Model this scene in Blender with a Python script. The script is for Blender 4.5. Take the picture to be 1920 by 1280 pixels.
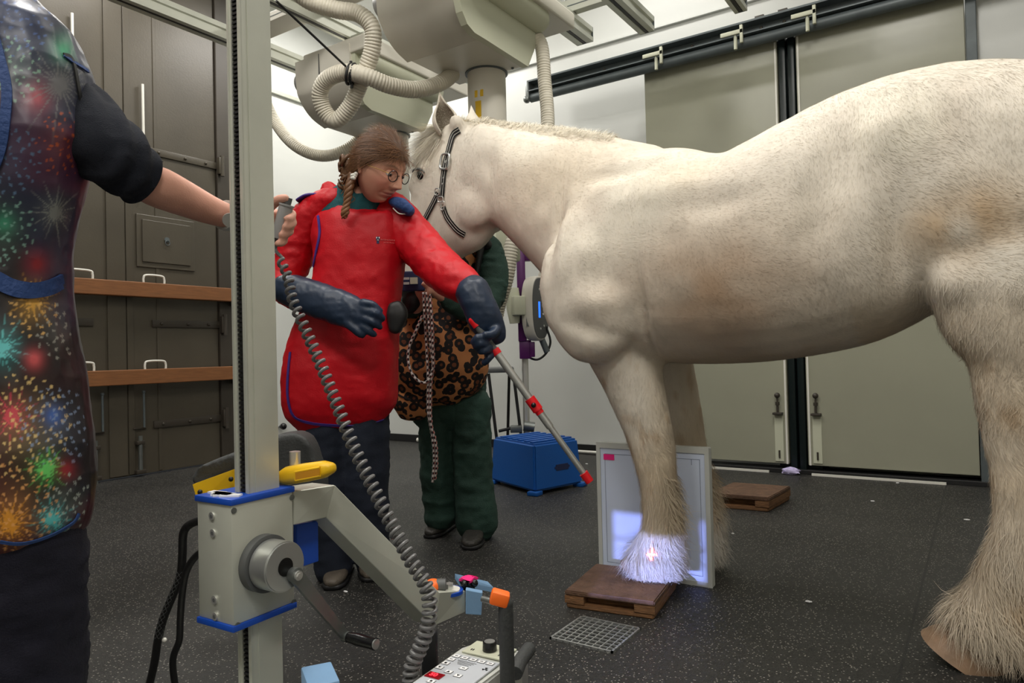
import bpy, bmesh, math, random
import numpy as np
from mathutils import Vector, Matrix, noise
from mathutils.bvhtree import BVHTree
random.seed(7); rng = np.random.default_rng(7)
for o in list(bpy.data.objects): bpy.data.objects.remove(o)
scene = bpy.context.scene
COL = scene.collection
# ---------------------------------------------------------------- camera
F = 1330.0; EYE = 0.85
_y, _p, _r = (math.radians(a) for a in (56.5, 0.9, 1.42))
_fw = Vector((math.sin(_y)*math.cos(_p), math.cos(_y)*math.cos(_p), math.sin(_p)))
_rt = Vector((math.cos(_y), -math.sin(_y), 0)); _dn = _fw.cross(_rt)
RT = _rt*math.cos(_r) + _dn*math.sin(_r); DN = -_rt*math.sin(_r) + _dn*math.cos(_r); FW = _fw
CAM = Vector((0, 0, EYE)); UP = Vector((0, 0, 1))
GR = Vector((math.cos(_y), -math.sin(_y), 0)); GF = Vector((math.sin(_y), math.cos(_y), 0))   # level right / level forward
cd = bpy.data.cameras.new('camera'); cam = bpy.data.objects.new('camera', cd); COL.objects.link(cam)
cd.sensor_width = 36; cd.lens = F*36/1920; cd.clip_start = 0.05; cd.clip_end = 60
up_ = -DN; bk_ = -FW
cam.matrix_world = Matrix(((RT.x, up_.x, bk_.x, CAM.x), (RT.y, up_.y, bk_.y, CAM.y), (RT.z, up_.z, bk_.z, CAM.z), (0, 0, 0, 1)))
scene.camera = cam
# ---------------------------------------------------------------- world, exposure
w = bpy.data.worlds.new('world'); scene.world = w; w.use_nodes = True
w.node_tree.nodes['Background'].inputs[0].default_value = (0.8, 0.85, 0.9, 1)
w.node_tree.nodes['Background'].inputs[1].default_value = 0.25
scene.view_settings.view_transform = 'Standard'; scene.view_settings.look = 'None'
scene.view_settings.gamma = 1; scene.view_settings.exposure = 0.0
try: scene.view_settings.use_curve_mapping = False
except Exception: pass
# ---------------------------------------------------------------- room lights (ceiling fittings, plus added fill lamps near the front wall)
def area(name, loc, sx, sy, e, col=(1, .965, .91), aim=None):
    l = bpy.data.lights.new(name, 'AREA'); l.shape = 'RECTANGLE'; l.size = sx; l.size_y = sy; l.energy = e; l.color = col
    o = bpy.data.objects.new(name, l); COL.objects.link(o); o.location = loc
    if aim is not None: o.rotation_euler = (Vector(aim)-Vector(loc)).to_track_quat('-Z', 'Y').to_euler()
    return o
LAMPS = [(2.4, 4.5, 1.2, .3, 30), (4.3, 4.2, 1.0, .3, 36), (1.2, 1.9, .3, 1.2, 48), (2.6, .5, 1.2, .5, 40), (-.7, -.9, 1.2, .6, 56), (4.5, 2.0, .3, 1.2, 15), (-1.0, 1.8, .5, 1.2, 42)]  # entries with negative x are added fill, to lighten the near sides
for lx, ly, sx, sy, e in LAMPS: area('ceiling_and_fill_light', (lx, ly, 3.99), sx, sy, e*1.25)

def Zp(px, py, d): return CAM + (RT*((px-960)/F) + DN*((py-640)/F) + FW)*d
def onp(px, py, ax, v):
    r = RT*((px-960)/F) + DN*((py-640)/F) + FW
    return CAM + r*((v-CAM[ax])/r[ax])
def fl(px, py, h=0.0): return onp(px, py, 2, h)
def depth(P): return (P-CAM).dot(FW)
def proj(P):
    q = P-CAM; z = q.dot(FW); return 960+F*q.dot(RT)/z, 640+F*q.dot(DN)/z
# ---------------------------------------------------------------- materials
def lin(c): return tuple(((x/255)/12.92 if x/255 <= .04045 else ((x/255+.055)/1.055)**2.4) for x in c)
def mat(name, rgb, rough=.55, metal=0, bump=0, bscale=60, var=0, vscale=6, attr=None, coat=0, spec=.5, stretch=None, sheen=0, emit=0, raw=False):
    m = bpy.data.materials.new(name); m.use_nodes = True; nt = m.node_tree; n = nt.nodes; b = n['Principled BSDF']
    c = rgb if raw else lin(rgb)
    b.inputs['Base Color'].default_value = (*c, 1); b.inputs['Roughness'].default_value = rough; b.inputs['Metallic'].default_value = metal
    b.inputs['Specular IOR Level'].default_value = spec; b.inputs['Coat Weight'].default_value = coat; b.inputs['Sheen Weight'].default_value = sheen
    tc = n.new('ShaderNodeTexCoord'); src = tc.outputs['Object']
    if stretch:
        mp = n.new('ShaderNodeMapping'); mp.inputs['Scale'].default_value = stretch; nt.links.new(src, mp.inputs[0]); src = mp.outputs[0]
    colout = None
    if attr:
        a = n.new('ShaderNodeAttribute'); a.attribute_name = attr; colout = a.outputs['Color']
    if var:
        t = n.new('ShaderNodeTexNoise'); t.inputs['Scale'].default_value = vscale; t.inputs['Detail'].default_value = 6; nt.links.new(src, t.inputs[0])
        mr = n.new('ShaderNodeMapRange'); mr.inputs[1].default_value = .3; mr.inputs[2].default_value = .7; mr.inputs[3].default_value = 1-var; mr.inputs[4].default_value = 1+var
        nt.links.new(t.outputs[0], mr.inputs[0])
        mx = n.new('ShaderNodeVectorMath'); mx.operation = 'SCALE'
        if colout: nt.links.new(colout, mx.inputs[0])
        else: mx.inputs[0].default_value = c
        nt.links.new(mr.outputs[0], mx.inputs[3]); colout = mx.outputs[0]
    if colout: nt.links.new(colout, b.inputs['Base Color'])
    if bump:
        t2 = n.new('ShaderNodeTexNoise'); t2.inputs['Scale'].default_value = bscale; t2.inputs['Detail'].default_value = 4; nt.links.new(src, t2.inputs[0])
        bp = n.new('ShaderNodeBump'); bp.inputs['Strength'].default_value = bump; bp.inputs['Distance'].default_value = .01
        nt.links.new(t2.outputs[0], bp.inputs['Height']); nt.links.new(bp.outputs[0], b.inputs['Normal'])
    if emit:
        b.inputs['Emission Color'].default_value = (*c, 1); b.inputs['Emission Strength'].default_value = emit
    return m
M = {}
M['unseen'] = mat('dark_grey_wall_paint', (170, 168, 160), .6)
M['wall'] = mat('white_wall_paint', (212, 214, 210), .35, bump=.03, bscale=30, var=.03, vscale=1.5)
M['ceil'] = mat('white_ceiling_paint', (232, 232, 228), .7)
M['dark'] = mat('dark_taupe_door_paint', (74, 68, 57), .4, bump=.06, bscale=90, var=.12, vscale=2.5)
M['darker'] = mat('dark_frame_paint', (58, 52, 44), .5, var=.1)
M['slide'] = mat('grey_green_door_panel', (154, 154, 136), .3, bump=.05, bscale=14, var=.03, vscale=3)
M['steel'] = mat('galvanised_steel', (128, 132, 130), .4, .8, var=.15, vscale=9)
M['dsteel'] = mat('dark_grey_steel', (88, 96, 98), .45, .15, var=.12, vscale=12)
M['alu'] = mat('grey_aluminium', (198, 200, 188), .42, .35, var=.05, vscale=8)
M['alu_b'] = mat('brushed_aluminium', (205, 207, 205), .28, .8)
M['cream'] = mat('cream_grey_enamel', (212, 208, 196), .4, var=.03)
M['unitg'] = mat('pale_green_plastic', (196, 198, 176), .45)
M['hose'] = mat('cream_corrugated_hose', (206, 200, 184), .5)
M['black'] = mat('black_rubber', (24, 24, 25), .5)
M['blackg'] = mat('black_gloss_plastic', (16, 16, 17), .25)
M['seal'] = mat('dark_green_black_seal', (16, 28, 28), .4)
M['wood'] = mat('orange_brown_plank', (128, 82, 46), .55, bump=.1, bscale=40, var=.16, vscale=9, stretch=(1, 8, 12))
M['wblock'] = mat('worn_brown_plywood', (98, 72, 54), .8, bump=.5, bscale=70, var=.3, vscale=22)
M['wside'] = mat('plywood_edge', (122, 86, 54), .75, bump=.4, bscale=60, var=.3, vscale=24, stretch=(1, 1, 6))
M['whitep'] = mat('white_enamel', (225, 223, 214), .35)
M['bluep'] = mat('blue_plastic', (20, 74, 178), .42, bump=.04, bscale=200)
M['bluestool'] = mat('blue_moulded_plastic', (8, 86, 168), .5, bump=.1, bscale=160)
M['skyb'] = mat('sky_blue_paint', (130, 168, 206), .5, bump=.05)
M['yellow'] = mat('yellow_plastic', (240, 190, 20), .4, var=.05)
M['pad'] = mat('dark_grey_padding', (58, 60, 60), .6, bump=.2, bscale=140)
M['red'] = mat('red_apron_cloth', (192, 8, 26), .5, bump=.12, bscale=220, var=.06, vscale=9, spec=.35)
M['redp'] = mat('red_plastic', (225, 24, 34), .35)
M['purple'] = mat('purple_binding', (66, 44, 130), .6)
M['purplem'] = mat('purple_metal', (84, 26, 92), .35, .2)
M['navyglove'] = mat('navy_leather', (26, 42, 64), .42, bump=.12, bscale=45, var=.15, vscale=12)
M['navy'] = mat('navy_knit', (13, 18, 30), .95, bump=.3, bscale=400)
M['jeans'] = mat('dark_navy_trousers', (17, 17, 34), .9, bump=.25, bscale=300, var=.15)
M['jeansb'] = mat('dark_blue_trousers', (20, 28, 44), .85, bump=.25, bscale=300, var=.2)
M['green'] = mat('dark_green_cotton', (34, 62, 52), .85, bump=.3, bscale=200, var=.15)
M['teal'] = mat('teal_scrub_cotton', (16, 78, 84), .85, bump=.3, bscale=200)
M['boot'] = mat('scuffed_black_leather', (48, 46, 42), .5, bump=.3, bscale=90, var=.3, vscale=20)
M['shoe'] = mat('brown_grey_leather', (84, 76, 66), .6, bump=.3, bscale=90, var=.25, vscale=20)
M['skin'] = mat('skin', (214, 160, 136), .5, attr='Col', bump=.08, bscale=300, spec=.35)
M['coat'] = mat('white_horse_coat', (220, 208, 184), .75, attr='Col', spec=.25)
M['fur'] = mat('white_horse_hair', (220, 208, 184), .62, attr='Col', spec=.3)
M['hair'] = mat('brown_hair', (110, 76, 50), .45, attr='Col', spec=.4)
M['hoof'] = mat('horn', (134, 108, 84), .55, bump=.3, bscale=40, var=.2, vscale=20)
M['print'] = mat('firework_print_vinyl', (40, 30, 40), .38, attr='Col', bump=.05, bscale=20)
M['bluebind'] = mat('blue_binding_cloth', (34, 64, 118), .7, bump=.4, bscale=90, var=.15)
M['gold'] = mat('gold_wire', (220, 180, 110), .3, .9)
M['chrome'] = mat('polished_steel', (222, 222, 218), .3, .75)
M['grey'] = mat('grey_plastic', (152, 152, 152), .4)
M['lgrey'] = mat('light_grey_plastic', (188, 190, 184), .4)
M['dgrey'] = mat('dark_grey_plastic', (86, 88, 88), .5)
M['cordg'] = mat('grey_coiled_cord', (104, 104, 104), .4)
M['lens'] = mat('white_label', (236, 236, 236), .5)
M['platef'] = mat('pale_blue_grey_panel', (204, 214, 234), .32)
M['panelg'] = mat('pale_grey_membrane', (186, 190, 196), .35)
M['platel'] = mat('panel_line', (110, 122, 145), .5)
M['pink'] = mat('pink_tape', (240, 40, 130), .5)
M['orange'] = mat('orange_tape', (250, 110, 30), .5)
M['attr'] = mat('woven_cord', (200, 200, 200), .7, attr='Col')
M['scr'] = mat('lit_blue_screen', (40, 110, 255), .3, emit=1.5)
M['redled'] = mat('lit_red_digits', (255, 40, 50), .3, emit=4)
M['redwin'] = mat('dark_red_window', (120, 8, 20), .2, emit=.3)
M['lamp'] = mat('lamp_diffuser', (255, 250, 240), .5, emit=6)
M['lilac'] = mat('lilac_paper', (200, 190, 230), .7)
M['yel'] = mat('yellow_tape', (222, 178, 20), .6)
M['lightred'] = mat('pale_red_print', (226, 110, 110), .6)
M['navyprint'] = mat('navy_print', (30, 40, 80), .6)
def glass():
    m = bpy.data.materials.new('spectacle_glass'); m.use_nodes = True; nt = m.node_tree; b = nt.nodes['Principled BSDF']
    b.inputs['Transmission Weight'].default_value = 1; b.inputs['Roughness'].default_value = .02; b.inputs['IOR'].default_value = 1.1; return m
M['glass'] = glass()
def floor_mat():
    m = mat('speckled_black_rubber', (56, 55, 51), .5, bump=.35, bscale=240); nt = m.node_tree; n = nt.nodes; b = n['Principled BSDF']
    tc = n.new('ShaderNodeTexCoord')
    v = n.new('ShaderNodeTexVoronoi'); v.inputs['Scale'].default_value = 135; nt.links.new(tc.outputs['Object'], v.inputs[0])
    t = n.new('ShaderNodeTexNoise'); t.inputs['Scale'].default_value = 95; t.inputs['Detail'].default_value = 3; nt.links.new(tc.outputs['Object'], t.inputs[0])
    ca = n.new('ShaderNodeMath'); ca.operation = 'LESS_THAN'; ca.inputs[1].default_value = .30; nt.links.new(v.outputs['Distance'], ca.inputs[0])
    cb = n.new('ShaderNodeSeparateColor'); nt.links.new(v.outputs['Color'], cb.inputs[0])
    g = n.new('ShaderNodeMath'); g.operation = 'GREATER_THAN'; g.inputs[1].default_value = .68; nt.links.new(cb.outputs[0], g.inputs[0])
    mu = n.new('ShaderNodeMath'); mu.operation = 'MULTIPLY'; nt.links.new(ca.outputs[0], mu.inputs[0]); nt.links.new(g.outputs[0], mu.inputs[1])
    big = n.new('ShaderNodeTexNoise'); big.inputs['Scale'].default_value = 1.6; big.inputs['Detail'].default_value = 5; nt.links.new(tc.outputs['Object'], big.inputs[0])
    r1 = n.new('ShaderNodeValToRGB'); r1.color_ramp.elements[0].position = .3; r1.color_ramp.elements[1].position = .75
    r1.color_ramp.elements[0].color = (*lin((28, 28, 27)), 1); r1.color_ramp.elements[1].color = (*lin((50, 49, 46)), 1)
    ad = n.new('ShaderNodeMath'); ad.operation = 'ADD'; nt.links.new(big.outputs[0], ad.inputs[0])
    sc = n.new('ShaderNodeMath'); sc.operation = 'MULTIPLY_ADD'; sc.inputs[1].default_value = .8; sc.inputs[2].default_value = -.4; nt.links.new(t.outputs[0], sc.inputs[0]); nt.links.new(sc.outputs[0], ad.inputs[1])
    nt.links.new(ad.outputs[0], r1.inputs[0])
    mx = n.new('ShaderNodeMix'); mx.data_type = 'RGBA'; nt.links.new(mu.outputs[0], mx.inputs[0]); nt.links.new(r1.outputs[0], mx.inputs[6]); mx.inputs[7].default_value = (*lin((140, 136, 128)), 1)
    # faint joints between the rubber tiles
    br = n.new('ShaderNodeTexBrick'); br.inputs['Scale'].default_value = 1; br.inputs['Mortar Size'].default_value = .004; br.offset = 0
    br.inputs['Brick Width'].default_value = 1.25; br.inputs['Row Height'].default_value = 1.25
    mp = n.new('ShaderNodeMapping'); mp.inputs['Location'].default_value = (.53, .3, 0); nt.links.new(tc.outputs['Object'], mp.inputs[0]); nt.links.new(mp.outputs[0], br.inputs[0])
    m2 = n.new('ShaderNodeMix'); m2.data_type = 'RGBA'; nt.links.new(br.outputs['Fac'], m2.inputs[0]); nt.links.new(mx.outputs[2], m2.inputs[6]); m2.inputs[7].default_value = (*lin((30, 30, 30)), 1)
    nt.links.new(m2.outputs[2], b.inputs['Base Color']); return m
M['floor'] = floor_mat()
def leopard():
    m = mat('leopard_print_cloth', (190, 120, 70), .8, bump=.15, bscale=200); nt = m.node_tree; n = nt.nodes; b = n['Principled BSDF']
    tc = n.new('ShaderNodeTexCoord'); no = n.new('ShaderNodeTexNoise'); no.inputs['Scale'].default_value = 40; nt.links.new(tc.outputs['Object'], no.inputs[0])
    mv = n.new('ShaderNodeVectorMath'); mv.operation = 'MULTIPLY_ADD'; mv.inputs[1].default_value = (.007, .007, .007)
    nt.links.new(no.outputs['Color'], mv.inputs[0]); nt.links.new(tc.outputs['Object'], mv.inputs[2])
    v = n.new('ShaderNodeTexVoronoi'); v.inputs['Scale'].default_value = 27; nt.links.new(mv.outputs[0], v.inputs[0])
    r = n.new('ShaderNodeValToRGB'); e = r.color_ramp.elements; r.color_ramp.interpolation = 'CONSTANT'
    e[0].position = 0; e[0].color = (*lin((112, 62, 34)), 1); e[1].position = .27; e[1].color = (*lin((18, 13, 12)), 1)
    q = e.new(.58); q.color = (*lin((190, 126, 76)), 1)
    nt.links.new(v.outputs['Distance'], r.inputs[0]); nt.links.new(r.outputs[0], b.inputs['Base Color']); return m
M['leopard'] = leopard()
# ---------------------------------------------------------------- object helpers
def tag(o, label=None, cat=None, group=None, kind=None):
    if label: o['label'] = label
    if cat: o['category'] = cat
    if group: o['group'] = group
    if kind: o['kind'] = kind
    return o
def thing(name, label, cat, loc=(0, 0, 0), group=None):
    o = bpy.data.objects.new(name, None); COL.objects.link(o); o.location = loc; o.empty_display_size = .1
    return tag(o, label, cat, group)
def root_loc(p):
    v = Vector((0, 0, 0))
    while p is not None: v += p.location; p = p.parent
    return v
def link(name, me, m, parent=None):
    o = bpy.data.objects.new(name, me); COL.objects.link(o)
    if m is not None:
        me.materials.clear(); me.materials.append(m)
    base = root_loc(parent) if parent else Vector((0, 0, 0))
    if parent is not None:
        me.transform(Matrix.Translation(-base)); o.parent = parent
    else:   # put the origin at the middle of the base
        n = len(me.vertices); c = np.empty(n*3); me.vertices.foreach_get('co', c); c = c.reshape(-1, 3)
        b = Vector(((c[:, 0].min()+c[:, 0].max())/2, (c[:, 1].min()+c[:, 1].max())/2, c[:, 2].min()))
        me.transform(Matrix.Translation(-b)); o.location = b
    me.update(); return o
def frame(x, y=None, z=None):
    """rotation matrix (columns) from a main axis z and a hint x"""
    z = Vector(z).normalized(); x = Vector(x); x = (x - z*x.dot(z)).normalized(); y = z.cross(x)
    return Matrix((x, y, z)).transposed()
class MB:
    def __init__(s): s.bm = bmesh.new()
    def box(s, c, size, rot=None, bev=0):
        r = rot.to_4x4() if rot is not None else Matrix.Identity(4)
        m = Matrix.Translation(Vector(c)) @ r @ Matrix.Diagonal((*size, 1))
        g = bmesh.ops.create_cube(s.bm, size=1, matrix=m)
        if bev:
            es = list({e for v in g['verts'] for e in v.link_edges})
            bmesh.ops.bevel(s.bm, geom=es, offset=bev, segments=2, affect='EDGES', profile=.5)
        return s
    def bb(s, a, b, bev=0):
        a = Vector(a); b = Vector(b); return s.box((a+b)/2, [max(abs(q), 1e-4) for q in (b-a)], None, bev)
    def cyl(s, a, b, r0, r1=None, n=24, cap=True):
        a = Vector(a); b = Vector(b); r1 = r0 if r1 is None else r1; d = b-a
        rot = frame((0, 0, 1) if abs(d.normalized().z) < .9 else (1, 0, 0), None, d)
        m = Matrix.Translation((a+b)/2) @ rot.to_4x4()
        bmesh.ops.create_cone(s.bm, cap_ends=cap, segments=n, radius1=r0, radius2=max(r1, 1e-5), depth=d.length, matrix=m); return s
    def sph(s, c, r, rot=None, u=20, v=14):
        r = (r, r, r) if isinstance(r, (int, float)) else r
        m = Matrix.Translation(Vector(c)) @ (rot.to_4x4() if rot is not None else Matrix.Identity(4)) @ Matrix.Diagonal((*r, 1))
        bmesh.ops.create_uvsphere(s.bm, u_segments=u, v_segments=v, radius=1, matrix=m); return s
    def rings(s, rs, cap=True, closed=False):
        vs = [[s.bm.verts.new(p) for p in r] for r in rs]; n = len(vs[0])
        pairs = list(zip(vs, vs[1:])) + ([(vs[-1], vs[0])] if closed else [])
        for a, b in pairs:
            for i in range(n):
                try: s.bm.faces.new((a[i], a[(i+1) % n], b[(i+1) % n], b[i]))
                except ValueError: pass
        if cap and not closed:
            s.bm.faces.new(list(reversed(vs[0]))); s.bm.faces.new(vs[-1])
        return s
    def loft(s, st, ref=None, n=20, power=2.0, round_ends=True):
        """st: list of (centre, a, b): a across the view, b along the reference axis; sections square to the path"""
        ref = Vector(ref) if ref is not None else Vector(FW)
        P = [Vector(q[0]) for q in st]; rs = []
        T = [(P[min(i+1, len(P)-1)]-P[max(i-1, 0)]).normalized() for i in range(len(P))]
        def ring(c, t, a, b):
            W = t.cross(ref).normalized(); D = W.cross(t).normalized(); out = []
            for k in range(n):
                th = 2*math.pi*k/n; cx, sx = math.cos(th), math.sin(th)
                ex = 2/power; out.append(c + W*(a*math.copysign(abs(cx)**ex, cx)) + D*(b*math.copysign(abs(sx)**ex, sx)))
            return out
        a0, b0 = st[0][1], st[0][2]; a1, b1 = st[-1][1], st[-1][2]
        if round_ends:
            for f, k in ((.35, .9), (.75, .6)):
                rs.insert(0 if False else len(rs), ring(P[0]-T[0]*min(a0, b0)*k*.8, T[0], a0*f, b0*f))
            rs = list(rs)
            rs.sort(key=lambda r: 0)
        for (c, a, b), p, t in zip(st, P, T): rs.append(ring(p, t, a, b))
        if round_ends:
            for f, k in ((.75, .6), (.35, .9)): rs.append(ring(P[-1]+T[-1]*min(a1, b1)*k*.8, T[-1], a1*f, b1*f))
        return s.rings(rs)
    def tube(s, pts, r, n=10, cap=True):
        P = [Vector(p) for p in pts]; rs = []; R_ = r if hasattr(r, '__len__') else [r]*len(P); x = None
        for i, p in enumerate(P):
            t = (P[min(i+1, len(P)-1)]-P[max(i-1, 0)])
            if t.length < 1e-9: t = Vector((0, 0, 1))
            t.normalize()
            if x is None: x = t.orthogonal().normalized()
            x = (x-t*x.dot(t)).normalized(); y = t.cross(x)
            rs.append([p+(x*math.cos(2*math.pi*k/n)+y*math.sin(2*math.pi*k/n))*R_[i] for k in range(n)])
        return s.rings(rs, cap)
    def prism(s, poly, d):
        d = Vector(d); a = [s.bm.verts.new(Vector(p)) for p in poly]; b = [s.bm.verts.new(Vector(p)+d) for p in poly]; n = len(a)
        s.bm.faces.new(list(reversed(a))); s.bm.faces.new(b)
        for i in range(n): s.bm.faces.new((a[i], a[(i+1) % n], b[(i+1) % n], b[i]))
        return s
    def mesh(s, smooth=True, angle=40):
        bmesh.ops.recalc_face_normals(s.bm, faces=s.bm.faces)
        me = bpy.data.meshes.new('m'); s.bm.to_mesh(me); s.bm.free()
        if smooth:
            me.polygons.foreach_set('use_smooth', [True]*len(me.polygons))
            try: me.set_sharp_from_angle(angle=math.radians(angle))
            except Exception: pass
        return me
    def build(s, name, m, parent=None, smooth=True, angle=40, kind=None):
        me = s.mesh(smooth, angle); me.name = name
        o = link(name, me, m, parent)
        if kind: o['kind'] = kind
        return o
def struct(o): o['kind'] = 'structure'; return o
def spline(pts, n=8):
    """Catmull-Rom through points (Vectors or tuples of floats)"""
    P = [np.array(p, float) for p in pts]; P = [2*P[0]-P[1]]+P+[2*P[-1]-P[-2]]; out = []
    for i in range(1, len(P)-2):
        for k in range(n):
            t = k/n; a, b, c, d = P[i-1:i+3]
            out.append(.5*((2*b)+(-a+c)*t+(2*a-5*b+4*c-d)*t*t+(-a+3*b-3*c+d)*t**3))
    out.append(P[-2]); return out
def sploft(st, n=4):
    q = spline([(*s_[0], s_[1], s_[2]) for s_ in st], n); return [(Vector(a[:3]), max(a[3], .002), max(a[4], .002)) for a in q]
def vn(P, sc, seed=0):
    """value noise in 0..1 on an array of points"""
    Q = P*sc+seed*17.3; I = np.floor(Q).astype(np.int64); f = Q-I; f = f*f*(3-2*f); out = 0
    for dx in (0, 1):
        for dy in (0, 1):
            for dz in (0, 1):
                h = (I[:, 0]+dx)*374761393+(I[:, 1]+dy)*668265263+(I[:, 2]+dz)*2147483647+seed*974711
                h = (h ^ (h >> 13))*1274126177 & 0x7fffffff; h = (h ^ (h >> 16)) & 0xffff
                wt = (f[:, 0] if dx else 1-f[:, 0])*(f[:, 1] if dy else 1-f[:, 1])*(f[:, 2] if dz else 1-f[:, 2])
                out = out+wt*h/65535.
    return out
def getco(me):
    c = np.empty(len(me.vertices)*3, np.float32); me.vertices.foreach_get('co', c); return c.reshape(-1, 3).astype(float)
def getno(me):
    c = np.empty(len(me.vertices)*3, np.float32); me.vertices.foreach_get('normal', c); return c.reshape(-1, 3).astype(float)
def setco(me, c): me.vertices.foreach_set('co', np.asarray(c, np.float32).ravel()); me.update()
def setcol(me, c):
    a = me.color_attributes.get('Col') or me.color_attributes.new('Col', 'FLOAT_COLOR', 'POINT')
    c = np.asarray(c, float)
    if c.ndim == 1: c = np.tile(c, (len(me.vertices), 1))
    q = np.ones((len(me.vertices), 4), np.float32); q[:, :3] = c; a.data.foreach_set('color', q.ravel())
def organic(mb, voxel, smooth=6, sub=0):
    me = mb.mesh(False); o = bpy.data.objects.new('tmp', me); COL.objects.link(o)
    r = o.modifiers.new('r', 'REMESH'); r.mode = 'VOXEL'; r.voxel_size = voxel; r.use_smooth_shade = True
    if smooth:
        s_ = o.modifiers.new('s', 'SMOOTH'); s_.factor = .5; s_.iterations = smooth
    dg = bpy.context.evaluated_depsgraph_get(); dg.update()
    out = bpy.data.meshes.new_from_object(o.evaluated_get(dg)); bpy.data.objects.remove(o)
    out.polygons.foreach_set('use_smooth', [True]*len(out.polygons)); return out
def wrinkle(me, amp, sc, stretch=(1, 1, 1), seed=1):
    c = getco(me); n = getno(me); q = c*np.array(stretch)
    d = 1-2*np.abs(vn(q, sc, seed)-.5)+.5*(1-2*np.abs(vn(q, sc*2.1, seed+3)-.5))-.75
    setco(me, c+n*(d*amp)[:, None]); return me
def wmesh(o):
    """vertex positions and triangles of an object in world space"""
    me = o.data; c = getco(me)+np.array(root_loc(o)); me.calc_loop_triangles()
    t = np.empty(len(me.loop_triangles)*3, np.int32); me.loop_triangles.foreach_get('vertices', t); return c, t.reshape(-1, 3)
def bvh(o):
    c, t = wmesh(o); return BVHTree.FromPolygons([tuple(p) for p in c], [tuple(int(i) for i in q) for q in t])
def cast(tree, px, py, off=.004):
    d = (RT*((px-960)/F)+DN*((py-640)/F)+FW).normalized(); h = tree.ray_cast(CAM, d)
    return (h[0]-d*off, h[1]) if h[0] is not None else (None, None)
def ribbon(tree, px, wid, thick=.003, off=.003, n=6, fallback=3.0):
    """strap lying on a surface: px list of image points, returns an MB"""
    pts = []
    for q in spline(px, n):
        p, nn = cast(tree, q[0], q[1], 0)
        if p is None: p, nn = (pts[-1] if pts else (Zp(q[0], q[1], fallback), -FW))
        pts.append((p, nn))
    P = [p for p, _ in pts]; N = [nn for _, nn in pts]
    for it in range(4):
        P = [P[0]]+[(P[i-1]+P[i]*2+P[i+1])/4 for i in range(1, len(P)-1)]+[P[-1]]; N = [N[0]]+[(N[i-1]+N[i]*2+N[i+1]).normalized() for i in range(1, len(N)-1)]+[N[-1]]
    mb = MB(); rs = []
    for i, (p, nn) in enumerate(zip(P, N)):
        t = (P[min(i+1, len(P)-1)]-P[max(i-1, 0)]).normalized(); sd = t.cross(nn).normalized()
        b = p+nn*off; rs.append([b-sd*wid/2, b+sd*wid/2, b+sd*wid/2+nn*thick, b-sd*wid/2+nn*thick])
    mb.rings(rs); return mb, P, N
def fur(name, src, n, lenf, dirf, colf, width, m, parent, keep=None, lift=.2, jit=.25, curl=0, kind='stuff', down=0):
    c, t = wmesh(src); a = c[t[:, 0]]; b = c[t[:, 1]]; d = c[t[:, 2]]; cr = np.cross(b-a, d-a); ar = np.linalg.norm(cr, axis=1)/2
    fn = cr/np.maximum(np.linalg.norm(cr, axis=1), 1e-12)[:, None]; ctr = (a+b+d)/3; wgt = ar.copy()
    if keep is not None: wgt = wgt*keep(ctr, fn)
    idx = rng.choice(len(t), n, p=wgt/wgt.sum()); u = rng.random(n); v = rng.random(n); f = u+v > 1; u[f] = 1-u[f]; v[f] = 1-v[f]
    P = a[idx]+(b-a)[idx]*u[:, None]+(d-a)[idx]*v[:, None]
    vnrm = getno(src.data); N = vnrm[t[idx, 0]]*(1-u-v)[:, None]+vnrm[t[idx, 1]]*u[:, None]+vnrm[t[idx, 2]]*v[:, None]; N /= np.linalg.norm(N, axis=1)[:, None]+1e-9
    L = lenf(P, N)*rng.uniform(.6, 1.15, n); D = dirf(P, N)+rng.normal(0, jit, (n, 3)); D -= N*np.sum(D*N, 1)[:, None]; D /= np.linalg.norm(D, axis=1)[:, None]+1e-9
    S = np.cross(D, N); lf = (lift*rng.uniform(.3, 1.4, n))[:, None]; L = L[:, None]; w = (width*rng.uniform(.7, 1.3, n))[:, None]
    g = np.array((0, 0, -1.))*down; cu = rng.normal(0, curl, (n, 1))
    P0 = P-N*.002; P1 = P+(D+N*lf+g*.3)*L*.5+S*cu*L*.2; P2 = P+(D+N*lf*.6+g)*L+S*cu*L*.6
    V = np.empty((n, 5, 3)); V[:, 0] = P0-S*w*.5; V[:, 1] = P0+S*w*.5; V[:, 2] = P1+S*w*.4; V[:, 3] = P1-S*w*.4; V[:, 4] = P2
    if parent is not None and parent.get('category') == 'horse':   # hair lies on the block or the floor, not through it
        onb = (V[:, :, 0] < 2.46)*(V[:, :, 1] > .8)*(V[:, :, 2] < .3); V[:, :, 2] = np.maximum(V[:, :, 2], np.where(onb, .061+rng.random((n, 1))*.006, .003))
    me = bpy.data.meshes.new(name); me.vertices.add(n*5); me.vertices.foreach_set('co', V.astype(np.float32).ravel())
    k = np.arange(n)*5; li = np.stack([k, k+1, k+2, k+3, k+3, k+2, k+4], 1).ravel(); me.loops.add(n*7); me.loops.foreach_set('vertex_index', li.astype(np.int32))
    me.polygons.add(n*2); st = np.stack([np.arange(n)*7, np.arange(n)*7+4], 1).ravel(); me.polygons.foreach_set('loop_start', st.astype(np.int32))
    me.update(); me.validate()
    me.polygons.foreach_set('use_smooth', [True]*len(me.polygons))
    setcol(me, np.repeat(colf(P, N), 5, axis=0))
    try: me.normals_split_custom_set_from_vertices([tuple(x) for x in np.repeat(N, 5, axis=0)])
    except Exception: pass
    o = link(name, me, m, parent)
    if kind: o['kind'] = kind
    return o
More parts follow.
